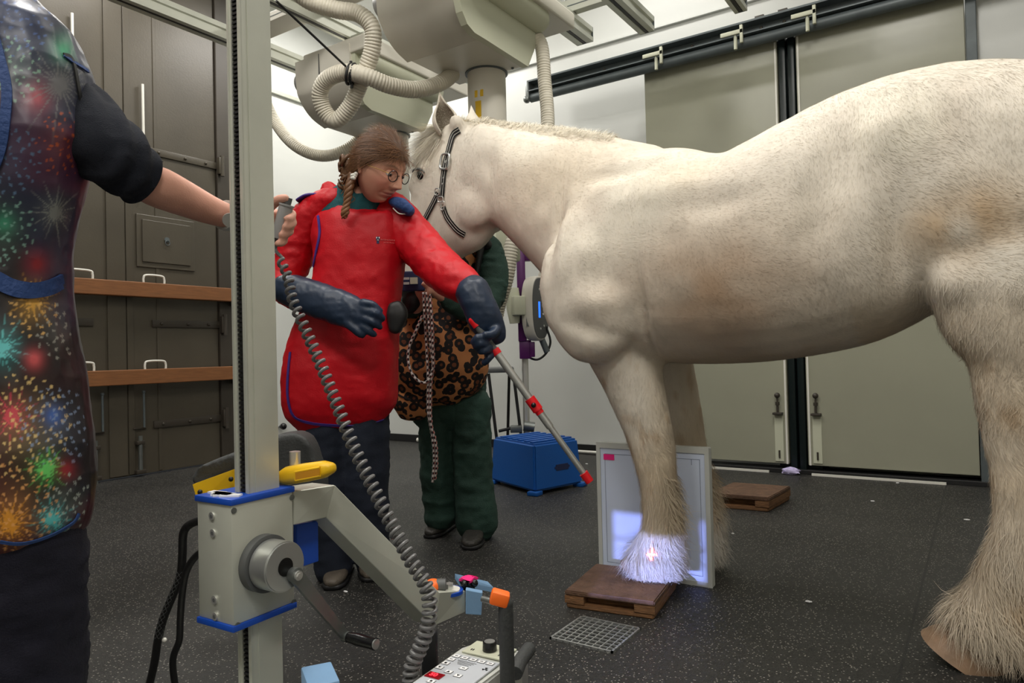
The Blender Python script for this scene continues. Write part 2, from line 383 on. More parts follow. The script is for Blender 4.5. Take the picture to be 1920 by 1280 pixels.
def text(s, loc, rot, size, m, parent, name='lettering', ext=.0006):
    cu = bpy.data.curves.new('t', 'FONT'); cu.body = s; cu.size = size; cu.extrude = ext; cu.align_x = 'CENTER'; cu.align_y = 'CENTER'
    o = bpy.data.objects.new('t', cu); COL.objects.link(o); o.matrix_world = Matrix.Translation(Vector(loc)) @ rot.to_4x4()
    dg = bpy.context.evaluated_depsgraph_get(); dg.update(); me = bpy.data.meshes.new_from_object(o.evaluated_get(dg)); me.transform(o.matrix_world)
    bpy.data.objects.remove(o); return link(name, me, m, parent)
# ================================================================ the room
XD = 4.98; YL = 5.268; HC = 4.1; XB = 5.28
struct(MB().bb((-1.7, -2.0, -.1), (5.5, 5.5, 0)).build('floor', M['floor'], smooth=False))
struct(MB().bb((XB-.03, -1.9, 3.36), (XB, YL, 3.375)).build('trim_8', M['wall'], smooth=False))
struct(MB().bb((3.76, YL-.03, 3.235), (XB, YL, 3.27), .004).build('trim_9', M['alu'], smooth=False))
struct(MB().bb((-1.7, -2.0, HC), (5.5, 5.5, HC+.1)).build('ceiling', M['ceil'], smooth=False))
struct(MB().bb((XB, -2.0, 0), (XB+.1, 5.4, HC)).build('wall_back', M['wall'], smooth=False))
struct(MB().bb((3.76, YL, 0), (XB, YL+.1, HC)).build('wall_left', M['wall'], smooth=False))
struct(MB().bb((-1.7, -2.0, 0), (XB, -1.9, HC)).build('wall_right', M['unseen'], smooth=False))
struct(MB().bb((-1.7, -1.9, 0), (-1.6, YL+.1, HC)).build('wall_front', M['unseen'], smooth=False))
struct(MB().bb((XD+.04, -1.9, 0), (XB, -.03, HC)).build('wall_far', M['wall'], smooth=False))
struct(MB().bb((XD-.01, -.03, 0), (XD+.06, .025, 2.98), .004).build('trim_1', M['dsteel'], smooth=False))
# black skirting of the back wall
struct(MB().bb((XB-.02, 2.0, 0), (XB, YL, .07), .003).build('baseboard_back', M['black'], smooth=False))
struct(MB().bb((XD-.02, -.03, 0), (XD+.1, 2.05, .03), .003).build('baseboard_door', M['black'], smooth=False))
struct(MB().bb((XD-.045, .20, .0), (XD-.03, .95, .014)).build('trim_2', M['whitep'], smooth=False))
struct(MB().bb((XD-.045, 1.22, .0), (XD-.03, 2.0, .014)).build('trim_3', M['whitep'], smooth=False))
# dark timber doors in the left wall
def dark_door(n, x0, x1, strap_side):
    mb = MB().bb((x0, YL, .01), (x1, YL+.06, 4.0), .004)
    o = struct(mb.build('door_%d' % n, M['dark'], smooth=False)); return o
d1 = dark_door(1, .45, 2.70, -1); d2 = dark_door(2, 2.705, 3.555, 1)
struct(MB().bb((3.56, YL-.02, 0), (3.76, YL+.1, HC), .006).build('trim_4', M['darker'], smooth=False))
struct(MB().bb((-1.6, YL, 0), (.445, YL+.1, HC), .006).build('wall_left_side', M['darker'], smooth=False))
struct(MB().bb((.445, YL, 4.0), (3.56, YL+.1, HC)).build('trim_5', M['darker'], smooth=False))
for x in (2.66, 2.80): MB().bb((x, YL-.012, .02), (x+.045 if x > 2.7 else x+.13, YL, 3.98), .002).build('cover_strip', M['dark'], d2 if x > 2.7 else d1, smooth=False)
MB().bb((3.03, YL-.006, .02), (3.055, YL, 3.98), .002).build('cover_strip', M['dark'], d2, smooth=False)
for z in (2.46, 1.14, .37):     # long strap hinges
    mb = MB(); x0 = 2.99
    mb.bb((x0, YL-.014, z-.028), (3.60, YL, z+.028), .003); mb.bb((3.56, YL-.05, z-.07), (3.60, YL-.015, z+.07), .004); mb.cyl((3.59, YL-.045, z-.085), (3.59, YL-.045, z+.085), .016)
    for xx in (3.06, 3.28, 3.46): mb.sph((xx, YL-.016, z), .012, u=10, v=6)
    mb.build('strap_hinge', M['darker'] if z < 2 else M['dark'], d2)
for z in (1.14,):
    MB().bb((1.75, YL-.014, z-.028), (2.56, YL, z+.028), .003).build('strap_hinge', M['darker'], d1)
# inspection hatch with a ring pull
h = MB().bb((2.88, YL-.012, 1.565), (3.35, YL, 1.965), .004).build('hatch_frame', M['dark'], d2, smooth=False)
MB().bb((2.92, YL-.022, 1.605), (3.31, YL-.006, 1.925), .003).build('hatch_panel', M['dark'], h, smooth=False)
mb = MB(); mb.cyl((3.11, YL-.03, 1.79), (3.11, YL-.02, 1.79), .02, n=16)
mb.tube([Vector((3.11+.018*math.cos(a), YL-.034, 1.765+.018*math.sin(a))) for a in np.linspace(0, 2*math.pi, 17)], .003, 6, False)
mb.build('ring_pull', M['dsteel'], h)
for x, z0, z1 in ((2.44, 1.78, 3.3), (2.935, 2.08, 2.95)):
    tag(MB().cyl((x, YL-.03, z0), (x, YL-.03, z1), .010, n=10).build('pull_rod', M['whitep']),
        'thin white vertical rod on the dark doors, ' + ('the one by the firework print shoulder' if x < 2.6 else 'the one left of the strap hinge'), 'rod')
for x, dx in ((2.605, -.055), (2.905, -.035)):   # floor bolts with tall rods
    r = thing('floor_bolt', 'grey drop bolt low on the dark doors, ' + ('the left of the two' if x < 2.7 else 'the right of the two'), 'bolt', (x, YL-.03, 0), 'drop bolts on the dark doors')
    MB().cyl((x, YL-.03, .36), (x, YL-.03, .62), .008, n=10).sph((x, YL-.03, .625), .013, u=10, v=8).build('rod', M['dsteel'], r)
    b = MB(); b.cyl((x+dx, YL-.035, .0 if x < 2.7 else .04), (x+dx, YL-.035, .30), .015, n=14)
    b.build('bolt_bar', M['steel'], r)
    b = MB(); b.bb((x+dx-.03, YL-.05, .235), (x+dx+.03, YL, .265), .003).build('bracket', M['darker'], r)
    MB().bb((x+dx-.035, YL-.05, .02), (x+dx+.035, YL, .05), .003).build('bracket', M['darker'], r); MB().bb((x+dx-.04, YL-.02, .35), (x+.02, YL, .362), .002).build('bracket', M['darker'], r)
# two loose planks across the doors with white lifting handles
for z, pos in ((1.385, 'upper'), (.74, 'lower')):
    r = thing('door_bar', 'orange-brown timber bar across the dark doors, the %s of the two' % pos, 'plank', (2.7, YL-.08, z), 'timber bars across the dark doors')
    MB().bb((1.7, YL-.105, z-.055), (3.655, YL-.035, z+.055), .006).build('board', M['wood'], r, smooth=False)
    for hx, ln in ((2.43, .2), (2.975, .16)):
        zt = z+.055; p = spline([(hx-ln/2, YL-.07, zt-.01), (hx-ln/2, YL-.07, zt+.035), (hx-ln/2+.022, YL-.07, zt+.058), (hx+ln/2-.022, YL-.07, zt+.058), (hx+ln/2, YL-.07, zt+.035), (hx+ln/2, YL-.07, zt-.01)], 5)
        MB().tube(p, .008, 10).build('handle', M['whitep'], r)
for z in (1.385, .74):
    mb = MB().bb((3.66, YL-.1, z-.09), (3.70, YL-.02, z+.07), .004); tag(mb.build('bar_bracket', M['darker']), 'dark steel bracket holding the right end of the %s timber bar' % ('upper' if z > 1 else 'lower'), 'bracket')
# ---- sliding doors of the back wall
def slide(n, y0, y1):
    o = struct(MB().bb((XD, y0, .06), (XD+.05, y1, 2.93), .004).build('door_%d' % n, M['slide'], smooth=False))
    ye = y0 if n == 3 else y1
    return o
d3 = slide(3, 1.096, 2.05); d4 = slide(4, .03, .976)
for d, y in ((d3, 1.155), (d4, .915)):
    p = MB().bb((XD-.008, y-.028, .075), (XD, y+.028, .385), .002).build('bolt_plate', M['unitg'], d, smooth=False)
    b = MB(); b.cyl((XD-.03, y, .46), (XD-.03, y, .50), .006, n=10).sph((XD-.03, y, .52), .019, u=14, v=10).cyl((XD-.03, y, .40), (XD-.03, y, .47), .008, n=10).cyl((XD-.03, y, .455), (XD-.03, y, .475), .014, n=12)
    b.bb((XD-.05, y-.03, .39), (XD, y+.03, .405), .002); b.cyl((XD-.012, y, .10), (XD-.012, y, .15), .006, n=8)
    b.build('bolt_knob', M['darker'], d)
    MB().bb((XD-.006, y-.09*(1 if y > 1 else -1)*.53-.006, .06), (XD+.01, y-.09*(1 if y > 1 else -1)*.53+.006, 2.9), .001).build('edge_strip', M['whitep'], d, smooth=False)
struct(MB().bb((XD+.06, .9, 0), (XB, 1.17, 2.93)).build('trim_6', M['seal'], smooth=False))
mb = MB().bb((XD-.004, .985, .01), (XD+.06, 1.03, 2.95), .012).bb((XD-.004, 1.042, .01), (XD+.06, 1.088, 2.95), .012); struct(mb.build('trim_7', M['seal']))
# beam and track over the sliding doors
r = thing('door_track', 'long dark grey steel track beam carrying the sliding doors on the back wall', 'rail', (XD-.08, 1.2, 2.9))
mb = MB().bb((XD-.13, -1.85, 3.03), (XD-.005, 3.0, 3.045), .002).bb((XD-.045, -1.85, 2.93), (XD-.03, 3.0, 3.03)).bb((XD-.13, -1.85, 2.955), (XD-.03, 3.0, 2.963))
mb.build('beam', M['dsteel'], r, smooth=False)
MB().cyl((XD-.08, -1.85, 2.915), (XD-.08, 3.0, 2.915), .036, n=20).build('track_tube', M['dsteel'], r)
mb = MB().bb((XD-.13, 2.99, 2.9), (XD-.03, 3.02, 3.045), .003).sph((XD-.11, 3.02, 2.90), .03, u=12, v=8); mb.build('end_stop', M['steel'], r)
for y in (1.86, 1.29, .83, 2.0):
    if y == 2.0: continue
    hgr = MB().bb((XD-.145, y-.01, 2.965), (XD-.13, y+.14, 2.993), .002).bb((XD-.145, y-.010, 2.90), (XD-.125, y+.010, 3.02), .002).cyl((XD-.12, y+.045, 2.87), (XD-.12, y+.045, 2.97), .012, n=10)
    hgr.build('hanger', M['unitg'], r)
for y in (1.18, 1.03, 2.35, 1.66): MB().sph((XD-.055, y, 3.0), .012, u=8, v=6).build('fixing_bolt', M['darker'], r)
for y in (1.18, 1.03): MB().bb((XD-.1, y-.03, 3.045), (XD-.04, y+.03, 3.07), .003).build('top_clip', M['darker'], r)
# ---- litter along the doors
tag(MB().cyl((XB-.06, 4.58, .03), (XB-.06, 4.36, .03), .02, n=14).build('pipe_offcut', M['whitep']), 'short white pipe lying along the skirting between the two standing people', 'pipe')
tag(MB().cyl((XB-.08, 2.95, .02), (XB-.08, 2.45, .02), .012, n=12).build('rod_offcut', M['whitep']), 'thin white rod on the floor behind the blue step, left of the panel', 'rod')
def crumple(name, c, s, m, lab, cat, g=None):
    b = MB().sph(c, s, u=14, v=10); 
    for v in b.bm.verts: v.co += Vector([random.uniform(-.18, .18)*q for q in s])
    return tag(b.build(name, m, smooth=False), lab, cat, g)
crumple('paper_scrap', (XD-.06, 1.075, .024), (.03, .06, .024), M['lilac'], 'crumpled lilac paper scrap at the foot of the gap between the sliding doors', 'paper')
for i, (px, py, s) in enumerate([(172, 932, .006), (1683, 906, .005), (1636, 940, .006), (1813, 975, .007), (1516, 1129, .006), (1374, 1001, .004), (648, 1110, .005), (1100, 870, .006), (597, 870, .004)]):
    p = fl(px, py); crumple('crumb', (p.x, p.y, .003), (s, s*1.8, .003), M['lens'], ['small white crumb on the floor by the dark doors', 'white crumb close below the right sliding door', 'white crumb on the floor left of the hind leg, below the sliding door', 'larger white crumb close left of the hind leg', 'white crumb on the open floor under the belly', 'tiny white crumb right of the standing panel', 'white crumb by the brown shoes of the person in red', 'white crumb on the floor behind the blue step', 'tiny crumb on the floor behind the column'][i], 'crumb', 'white crumbs on the rubber floor')
# ---- drain
r = thing('floor_drain', 'square steel grid drain set in the rubber floor below the wooden block', 'drain', (1.91, .99, 0))
mb = MB(); a, b = (1.812, .888), (2.012, 1.092)
for p, q in (((a[0], a[1]), (b[0], a[1]+.006)), ((a[0], b[1]-.006), (b[0], b[1])), ((a[0], a[1]), (a[0]+.006, b[1])), ((b[0]-.006, a[1]), (b[0], b[1]))): mb.bb((*p, .0), (*q, .006))
mb.build('rim', M['alu_b'], r, smooth=False)
mb = MB()
for i in range(1, 9):
    x = a[0]+(b[0]-a[0])*i/9; y = a[1]+(b[1]-a[1])*i/9
    mb.bb((x-.0015, a[1], .001), (x+.0015, b[1], .006)); mb.bb((a[0], y-.0015, .001), (b[0], y+.0015, .005))
mb.build('grid', M['alu_b'], r, smooth=False)
MB().bb((a[0]+.004, a[1]+.004, .0003), (b[0]-.004, b[1]-.004, .0009)).build('well', M['blackg'], r, smooth=False)
# ================================================================ ceiling rails
def rail_x(y, x0, x1, z=2.9, wd=.075, ht=.095, lab='', name='ceiling_rail'):
    r = thing(name, lab, 'rail', ((x0+x1)/2, y, z), 'aluminium rails along the room')
    mb = MB(); poly = [(x0, y-wd/2, z), (x0, y-wd/2, z+ht*.3), (x0, y-wd/2+.012, z+ht*.36), (x0, y-wd/2+.012, z+ht*.6), (x0, y-wd/2, z+ht*.66), (x0, y-wd/2, z+ht), (x0, y+wd/2, z+ht), (x0, y+wd/2, z+ht*.66), (x0, y+wd/2-.012, z+ht*.6), (x0, y+wd/2-.012, z+ht*.36), (x0, y+wd/2, z+ht*.3), (x0, y+wd/2, z), (x0, y+.014, z), (x0, y+.01, z+.02), (x0, y-.01, z+.02), (x0, y-.014, z)]
    mb.prism(poly, (x1-x0, 0, 0)); mb.build('profile', M['alu'], r, smooth=False)
    MB().bb((x1, y-wd/2, z), (x1+.006, y+wd/2, z+ht), .001).build('end_cap', M['dsteel'], r, smooth=False)
    MB().bb((x0, y-.009, z+.001), (x1, y+.009, z+.004)).build('dark_slot', M['black'], r, smooth=False)
    return r
rail_x(3.36, .6, 4.15, lab='long pale aluminium ceiling rail running between the two overhead housings')
rail_x(2.15, .9, 4.22, wd=.12, lab='pale aluminium ceiling rail passing right above the nearer housing, ending by the upright hose')
rail_x(1.75, 1.2, 4.32, wd=.10, lab='ceiling rail end hanging right of the nearer housing, above the sliding door track')
rail_x(1.17, 1.2, 4.40, lab='rightmost ceiling rail, only its tip showing at the top edge')
rail_x(4.02, .6, 4.0, wd=.10, lab='ceiling rail crossing in front of the dark doors at upper left')
def rail_y(x, y0, y1, z, lab, wd=.06, ht=.08, m='alu'):
    r = thing('cross_rail', lab, 'rail', (x, (y0+y1)/2, z), 'cross rails above the long rails')
    MB().bb((x-wd/2, y0, z), (x+wd/2, y1, z+ht), .003).build('profile', M[m], r, smooth=False)
    MB().bb((x-wd/2-.002, y0, z+ht*.45), (x-wd/2, y1, z+ht*.52)).build('dark_slot', M['dsteel'], r, smooth=False)
rail_y(3.98, -1.8, 4.3, 2.998, 'cross rail at the far ends of the ceiling rails, above the track beam')
rail_y(3.0, 2.2, 3.95, 2.998, 'wide pale cross beam seen between the two long rails behind the column', .16, .06, 'cream')
rail_y(2.35, 2.1, 3.5, 2.998, 'cross rail above the bent hose at the top', .06, .08)
for x, y in ((3.98, 3.36), (3.0, 3.36), (2.35, 3.36), (3.98, 2.15), (3.0, 2.15), (3.98, 1.75), (3.98, .6), (3.98, 1.17)):
    tag(MB().cyl((x, y, 3.058 if x == 3.0 else 3.078), (x, y, HC), .012, n=10).build('hanger_rod', M['steel']), 'thin steel rod hanging a ceiling rail from the ceiling', 'rod', 'rods holding the rails')
# ceiling light fittings (out of the frame, above the rails; those near the front wall are added fill)
for i, (lx, ly, sx, sy, e) in enumerate(LAMPS):
    r = thing('ceiling_and_fill_fitting', 'flat white ceiling light fitting above the rails, those near the front wall added as fill', 'light', (lx, ly, 4.0), 'ceiling light fittings')
    MB().bb((lx-sx/2, ly-sy/2, 4.01), (lx+sx/2, ly+sy/2, HC), .004).build('housing', M['whitep'], r, smooth=False)
# ================================================================ overhead x-ray carriages
def carriage(dx, dy, dz, lab, colbot):
    r = thing('overhead_carriage', lab, 'x-ray carriage', (3.3+dx, 2.4+dy, 2.5), 'overhead x-ray carriages'); O = Vector((dx, dy, dz))
    # drum-fronted housing: profile in x/z, extruded in y
    prof = [(2.985, 2.485), (2.895, 2.515), (2.83, 2.557), (2.78, 2.616), (2.752, 2.68), (2.742, 2.86)]
    q = spline(prof[:6], 5); poly = [Vector((a[0], 2.13, a[1]))+O for a in q]+[Vector((2.985, 2.13, 2.86))+O]
    MB().prism(poly, (0, .50, 0)).build('drum_cover', M['cream'], r, angle=25)
    MB().cyl(Vector((2.85, 2.62, 2.76))+O, Vector((2.85, 2.69, 2.76))+O, .085, .07, n=28).build('side_boss', M['grey'], r)
    bx = MB(); sec = [(2.96, 2.62, 2.14), (3.42, 2.62, 2.14), (3.52, 2.54, 2.16)]
    bx.prism([Vector(p)+O for p in ((2.986, 2.14, 2.485), (3.42, 2.14, 2.485), (3.50, 2.14, 2.62), (3.50, 2.14, 2.80), (2.986, 2.14, 2.80))], (0, .46, 0))
    bx.build('lower_box', M['cream'], r, smooth=False)
    sk = MB(); e = [(2.76, 2.86), (2.775, 2.62), (2.80, 2.55), (2.84, 2.50), (2.90, 2.478), (3.0, 2.478), (3.41, 2.470), (3.505, 2.63), (3.51, 2.86)]
    sk.prism([Vector((a, 2.10, b))+O for a, b in e], (0, .04, 0)); sk.build('side_skirt', M['unitg'], r, smooth=False)
    MB().cyl(Vector((2.8, 2.09, 2.77))+O, Vector((3.5, 2.09, 2.77))+O, .075, n=24).sph(Vector((3.5, 2.09, 2.77))+O, .075).build('cable_cowl', M['unitg'], r)
    MB().bb(Vector((2.75, 2.0, 2.80))+O, Vector((3.8, 2.56, 2.895))+O, .01).build('top_frame', M['cream'], r, smooth=False)
    for hx in (2.9, 3.6): MB().bb((hx+dx-.03, 2.10+dy, 2.89+dz), (hx+dx+.03, 2.30+dy, 2.91), .002).build('hanger_plate', M['alu'], r, smooth=False)
    c = Vector((3.38, 2.37, 0))+O
    MB().cyl(c+Vector((0, 0, 2.478)), c+Vector((0, 0, 2.488)), .125, n=40).build('column_collar', M['dsteel'], r)
    MB().cyl(c+Vector((0, 0, 2.0)), c+Vector((0, 0, 2.5)), .112, n=40).cyl(c+Vector((0, 0, colbot)), c+Vector((0, 0, 2.0)), .1115, n=40).build('telescopic_column', M['cream'], r)
    for px, py in ((3.25, 2.57), (3.31, 2.57), (3.40, 2.20), (3.40, 2.27)): MB().sph(Vector((px, py, 2.484))+O, .009, u=8, v=6).build('screw', M['dsteel'], r)
    s2 = MB().bb(Vector((2.738, 2.40, 2.70))+O, Vector((2.76, 2.403, 2.86))+O); s2.build('cover_seam', M['dgrey'], r, smooth=False)
    return r, c
ca, cc = carriage(0, 0, 0, 'nearer overhead x-ray carriage, large cream housing with a thick column behind the horse neck', 1.55)
cb, cd_ = carriage(.36, 1.08, -.07, 'farther overhead x-ray carriage, smaller cream housing above the person in red', 1.75)
# yellow tape on the near column, grey-white bracket at its foot
tn = (CAM-cc); tn.z = 0; tn.normalize(); sd = Vector((tn.y, -tn.x, 0))
def oncol(px, py): 
    d = (RT*((px-960)/F)+DN*((py-640)/F)+FW); o2 = CAM-cc; A = d.x**2+d.y**2; B = 2*(d.x*o2.x+d.y*o2.y); C_ = o2.x**2+o2.y**2-.1135**2; t = (-B-math.sqrt(max(B*B-4*A*C_, 0)))/(2*A); return CAM+d*t
mb = MB(); p = [oncol(891, 190), oncol(902, 188), oncol(903, 240), oncol(893, 240)]; mb.prism(p, tn*.001); p = [oncol(890, 170), oncol(906, 167), oncol(906, 180), oncol(890, 183)]; mb.prism(p, tn*.0012)
mb.build('yellow_tape', M['yel'], ca, smooth=False)
MB().bb(cc+Vector((-.13, -.13, 1.38)), cc+Vector((.13, .13, 1.56)), .02).build('column_foot', M['unitg'], ca)
MB().bb(cd_+Vector((-.13, -.13, 1.55)), cd_+Vector((.13, .13, 1.76)), .02).build('column_foot', M['unitg'], cb)
# corrugated hoses
def hose(st, r, lab, pitch=.016, n=18, smooth_to=0):
    pts = [Vector(p) for p in spline([Zp(*q) for q in st], 14)]; L = [0]
    for a, b in zip(pts, pts[1:]): L.append(L[-1]+(b-a).length)
    N_ = int(L[-1]/(pitch/4)); P = []; j = 0
    for i in range(N_):
        s = L[-1]*i/N_
        while L[j+1] < s: j += 1
        P.append(pts[j].lerp(pts[j+1], (s-L[j])/max(L[j+1]-L[j], 1e-9)))
    rad = [r*(1, .985, .90, .985)[i % 4] for i in range(N_)]
    return tag(MB().tube(P, rad, n).build('corrugated_hose', M['hose'], angle=80), lab, 'hose', 'corrugated hoses of the overhead carriages')
hose([(540, -30, 3.8), (580, 2, 3.8), (630, 18, 3.8), (672, 26, 3.8), (697, 50, 3.8), (699, 85, 3.82), (690, 120, 3.85), (674, 160, 3.9), (656, 200, 3.95), (630, 226, 3.98), (610, 210, 3.98), (600, 178, 3.95), (612, 150, 3.9), (645, 136, 3.84), (685, 142, 3.8), (730, 160, 3.85), (780, 168, 3.95), (825, 156, 4.05), (850, 138, 4.15)], .046, 'looped cream corrugated hose tied with a black strap under the nearer carriage')
hose([(490, 170, 5.3), (512, 222, 5.3), (545, 266, 5.2), (585, 289, 5.15), (625, 290, 5.1), (665, 270, 5.1), (692, 235, 5.1)], .042, 'cream corrugated hose sagging against the white wall behind the aluminium column')
hose([(1004, 66, 4.15), (1016, 90, 4.12), (1021, 150, 4.1), (1027, 230, 4.05), (1020, 330, 3.95), (985, 410, 3.85), (962, 450, 3.8), (950, 520, 3.8), (932, 585, 3.85), (925, 640, 3.9)], .040, 'cream corrugated hose hanging upright behind the horse neck, right of the thick column')
mb = MB().tube([Vector(p) for p in spline([Zp(518, 2, 3.3), Zp(580, 60, 3.5), Zp(648, 124, 3.78)], 6)], .006, 8)
cord = tag(mb.build('tie_line', M['black']), 'thin black cord running from the top of the column down to the looped hose', 'cord')
mb = MB(); c0 = Zp(655, 139, 3.83)
for off, rr in ((Vector((0, 0, 0)), .052), (GR*.02, .053)):
    ax = (GR*.9-UP*.25).normalized(); x = ax.orthogonal().normalized(); y = ax.cross(x)
    mb.tube([c0+off+(x*math.cos(a)+y*math.sin(a))*rr for a in np.linspace(0, 2*math.pi, 25)], .008, 8, False)
mb.tube([c0+GR*.01+UP*.07, c0+GR*.012-UP*.075], .008, 8); mb.build('strap', M['black'], cord)
# ================================================================ the horse
XC = 2.42; REF = (1, 0, 0)
def S(y0, z0, y1, z1, b, x=XC):     # a section from its two outline points in the side plane
    return ((x, (y0+y1)/2, (z0+z1)/2), math.hypot(y1-y0, z1-z0)/2, b)
mb = MB()
body = [S(-.60, 1.34, -.60, 1.12, .10), S(-.52, 1.44, -.52, .98, .22), S(-.38, 1.53, -.38, .90, .285), S(-.22, 1.575, -.22, .88, .31), S(-.08, 1.605, -.08, .90, .315), S(.04, 1.640, .04, .93, .31),
        S(.13, 1.648, .13, .96, .295), S(.22, 1.638, .22, .925, .30), S(.31, 1.612, .31, .875, .33), S(.40, 1.580, .40, .832, .35), S(.52, 1.532, .52, .808, .355), S(.65, 1.497, .65, .796, .35), S(.80, 1.515, .80, .792, .33),
        S(.92, 1.556, .92, .80, .30), S(1.04, 1.55, 1.04, .83, .27), S(1.15, 1.45, 1.15, .88, .24), S(1.26, 1.32, 1.26, .955, .21), S(1.34, 1.22, 1.34, 1.02, .13)]
mb.loft(sploft(body, 3), REF, 32, 2.25)
neck = [S(.84, 1.52, 1.20, .98, .22), S(.97, 1.57, 1.32, 1.03, .215), S(1.12, 1.625, 1.375, 1.10, .18), S(1.30, 1.68, 1.43, 1.19, .15), S(1.48, 1.735, 1.52, 1.30, .13), S(1.66, 1.785, 1.635, 1.41, .115), S(1.80, 1.83, 1.73, 1.46, .105)]
mb.loft(sploft(neck, 3), REF, 28, 2.1)
# crest ridge
mb.loft(sploft([((XC, .95, 1.55), .03, .05), ((XC, 1.2, 1.635), .035, .045), ((XC, 1.5, 1.725), .035, .04), ((XC, 1.75, 1.79), .04, .045)], 3), REF, 16)
head = [S(2.00, 1.83, 1.74, 1.73, .085), S(2.065, 1.755, 1.66, 1.60, .105), S(2.11, 1.66, 1.635, 1.47, .105), S(2.14, 1.56, 1.67, 1.385, .098), S(2.155, 1.46, 1.78, 1.335, .085), S(2.165, 1.36, 1.88, 1.27, .07), S(2.17, 1.26, 1.95, 1.20, .062), S(2.155, 1.185, 1.98, 1.14, .058), S(2.11, 1.13, 2.02, 1.11, .035)]
mb.loft(sploft(head, 3), REF, 28, 2.2)
for s in (-1, 1):
    x = XC+s*.075
    mb.sph((x+s*.012, 1.965, 1.655), (.03, .045, .035))          # eye socket ridge
    mb.sph((XC+s*.07, 1.73, 1.46), (.04, .105, .10))              # cheek
    mb.loft([((x, 1.80, 1.80), .035, .03), ((x+s*.004, 1.805, 1.83), .03, .03)], REF, 12)
# shoulder, forearm
for s in (-1, 1):
    x = XC+s*.20
    mb.loft(sploft([((XC+s*.13, .93, 1.42), .12, .06), ((XC+s*.17, 1.03, 1.28), .17, .075), ((XC+s*.20, 1.14, 1.12), .19, .09), ((XC+s*.20, 1.13, 1.0), .185, .095), ((XC+s*.195, 1.07, .90), .15, .09)], 3), REF, 20)
def leg(st, n=3): mb.loft(sploft(st, n), REF, 22, 2.1)
def FL(z, yf, yr, b, x): return ((x, (yf+yr)/2, z), (yf-yr)/2, b)
XN = 2.345; KX = XN/2.25
def FN(z, yf, yr, b, x): return FL(.85+(z-.85)*KX, yf*KX, yr*KX, b, x)
near_front = [FL(1.02, 1.26, .98, .10, 2.24), FL(.93, 1.21, .93, .105, XN), FL(.85, 1.165, .905, .10, XN), FL(.76, 1.115, .892, .088, XN), FL(.68, 1.075, .882, .078, XN), FL(.60, 1.038, .868, .07, XN), FL(.54, 1.018, .858, .068, XN), FL(.48, 1.0, .855, .066, XN), FL(.42, .985, .855, .06, XN), FL(.34, .975, .855, .056, XN), FL(.26, .972, .845, .058, XN), FL(.20, .995, .842, .066, XN), FL(.15, 1.02, .85, .072, XN), FL(.115, 1.035, .87, .070, XN)]
near_front = [((q[0][0], q[0][1]*KX, .85+(q[0][2]-.85)*KX), q[1]*KX, q[2]) for q in near_front]
leg(near_front)
XFF = 2.68
far_front = [FL(1.0, 1.22, .96, .10, 2.60), FL(.86, 1.18, .93, .09, 2.63), FL(.72, 1.12, .925, .078, XFF), FL(.55, 1.06, .90, .066, XFF), FL(.45, 1.02, .89, .06, XFF), FL(.30, .99, .87, .056, XFF), FL(.17, 1.0, .85, .066, XFF), FL(.11, 1.02, .86, .07, XFF), FL(.07, 1.03, .88, .068, XFF)]
leg(far_front)
def hind(x, dx, dy=0):
    leg([FL(1.30, .10+dy, -.50+dy, .14, x+dx*.35), FL(1.12, .145+dy, -.52+dy, .15, x+dx*.2), FL(.98, .135+dy, -.47+dy, .135, x), FL(.90, .112+dy, -.41+dy, .12, x), FL(.80, .055+dy, -.345+dy, .10, x), FL(.72, .028+dy, -.29+dy, .085, x), FL(.62, .012+dy, -.26+dy, .072, x), FL(.54, .004+dy, -.26+dy, .066, x), FL(.46, -.002+dy, -.22+dy, .062, x), FL(.36, -.004+dy, -.17+dy, .060, x), FL(.28, .018+dy, -.165+dy, .066, x), FL(.19, .055+dy, -.17+dy, .078, x), FL(.13, .09+dy, -.15+dy, .082, x), FL(.09, .115+dy, -.13+dy, .082, x)])
XH = 2.24
hind(XH, .15); hind(2.62, -.15, -.16)
hm = organic(mb, .016, 5)
HORSE = thing('horse', 'large white heavy horse with feathered legs, front hoof on a wooden block', 'horse', (XC, .4, 0))
hc = getco(hm); hn = getno(hm)
# muscle and rib relief
def gb(c, p, r): return np.exp(-(((c[:, 1]-p[0])/r[0])**2+((c[:, 2]-p[1])/r[1])**2))
near = np.clip((XC-hc[:, 0])/.15, 0, 1)
d = np.zeros(len(hc))
zt_ = hc[:, 2]+.30*(hc[:, 1]-1.07)      # the fold over the forearm slopes down towards the elbow
hq = hc.copy(); hq[:, 2] = 2*hc[:, 2]-zt_
d += .020*gb(hc, (1.06, 1.01), (.085, .05))-.010*gb(hq, (1.08, .915), (.09, .030))-.018*gb(hc, (.915, .97), (.022, .14))+.012*gb(hc, (1.10, 1.18), (.07, .07))
d += .016*gb(hc, (.06, 1.00), (.05, .05))-.020*gb(hc, (.18, 1.10), (.035, .13))+.014*gb(hc, (.20, 1.42), (.06, .07))-.014*gb(hc, (.30, 1.36), (.06, .10))-.012*gb(hc, (.36, 1.22), (.05, .12))
d += .010*gb(hc, (1.20, 1.25), (.03, .16))-.012*gb(hc, (1.26, 1.30), (.02, .18))-.014*gb(hc, (1.02, 1.46), (.12, .03))+.012*gb(hc, (.80, 1.35), (.18, .05))-.008*gb(hc, (.62, 1.28), (.14, .04))
d += -.010*gb(hc, (1.63, 1.60), (.05, .06))-.008*gb(hc, (1.60, 1.50), (.02, .12))+.006*(vn(hc, 6, 3)-.5)+.004*(vn(hc, 14, 4)-.5)
hc = hc+hn*(1.45*d*near)[:, None]; setco(hm, hc)
def mix(a, b, t): return a*(1-t)[:, None]+np.array(b)*t[:, None]
def sstep(x, a, b): t = np.clip((x-a)/(b-a), 0, 1); return t*t*(3-2*t)
CREAM = np.array(lin((228, 220, 206))); 
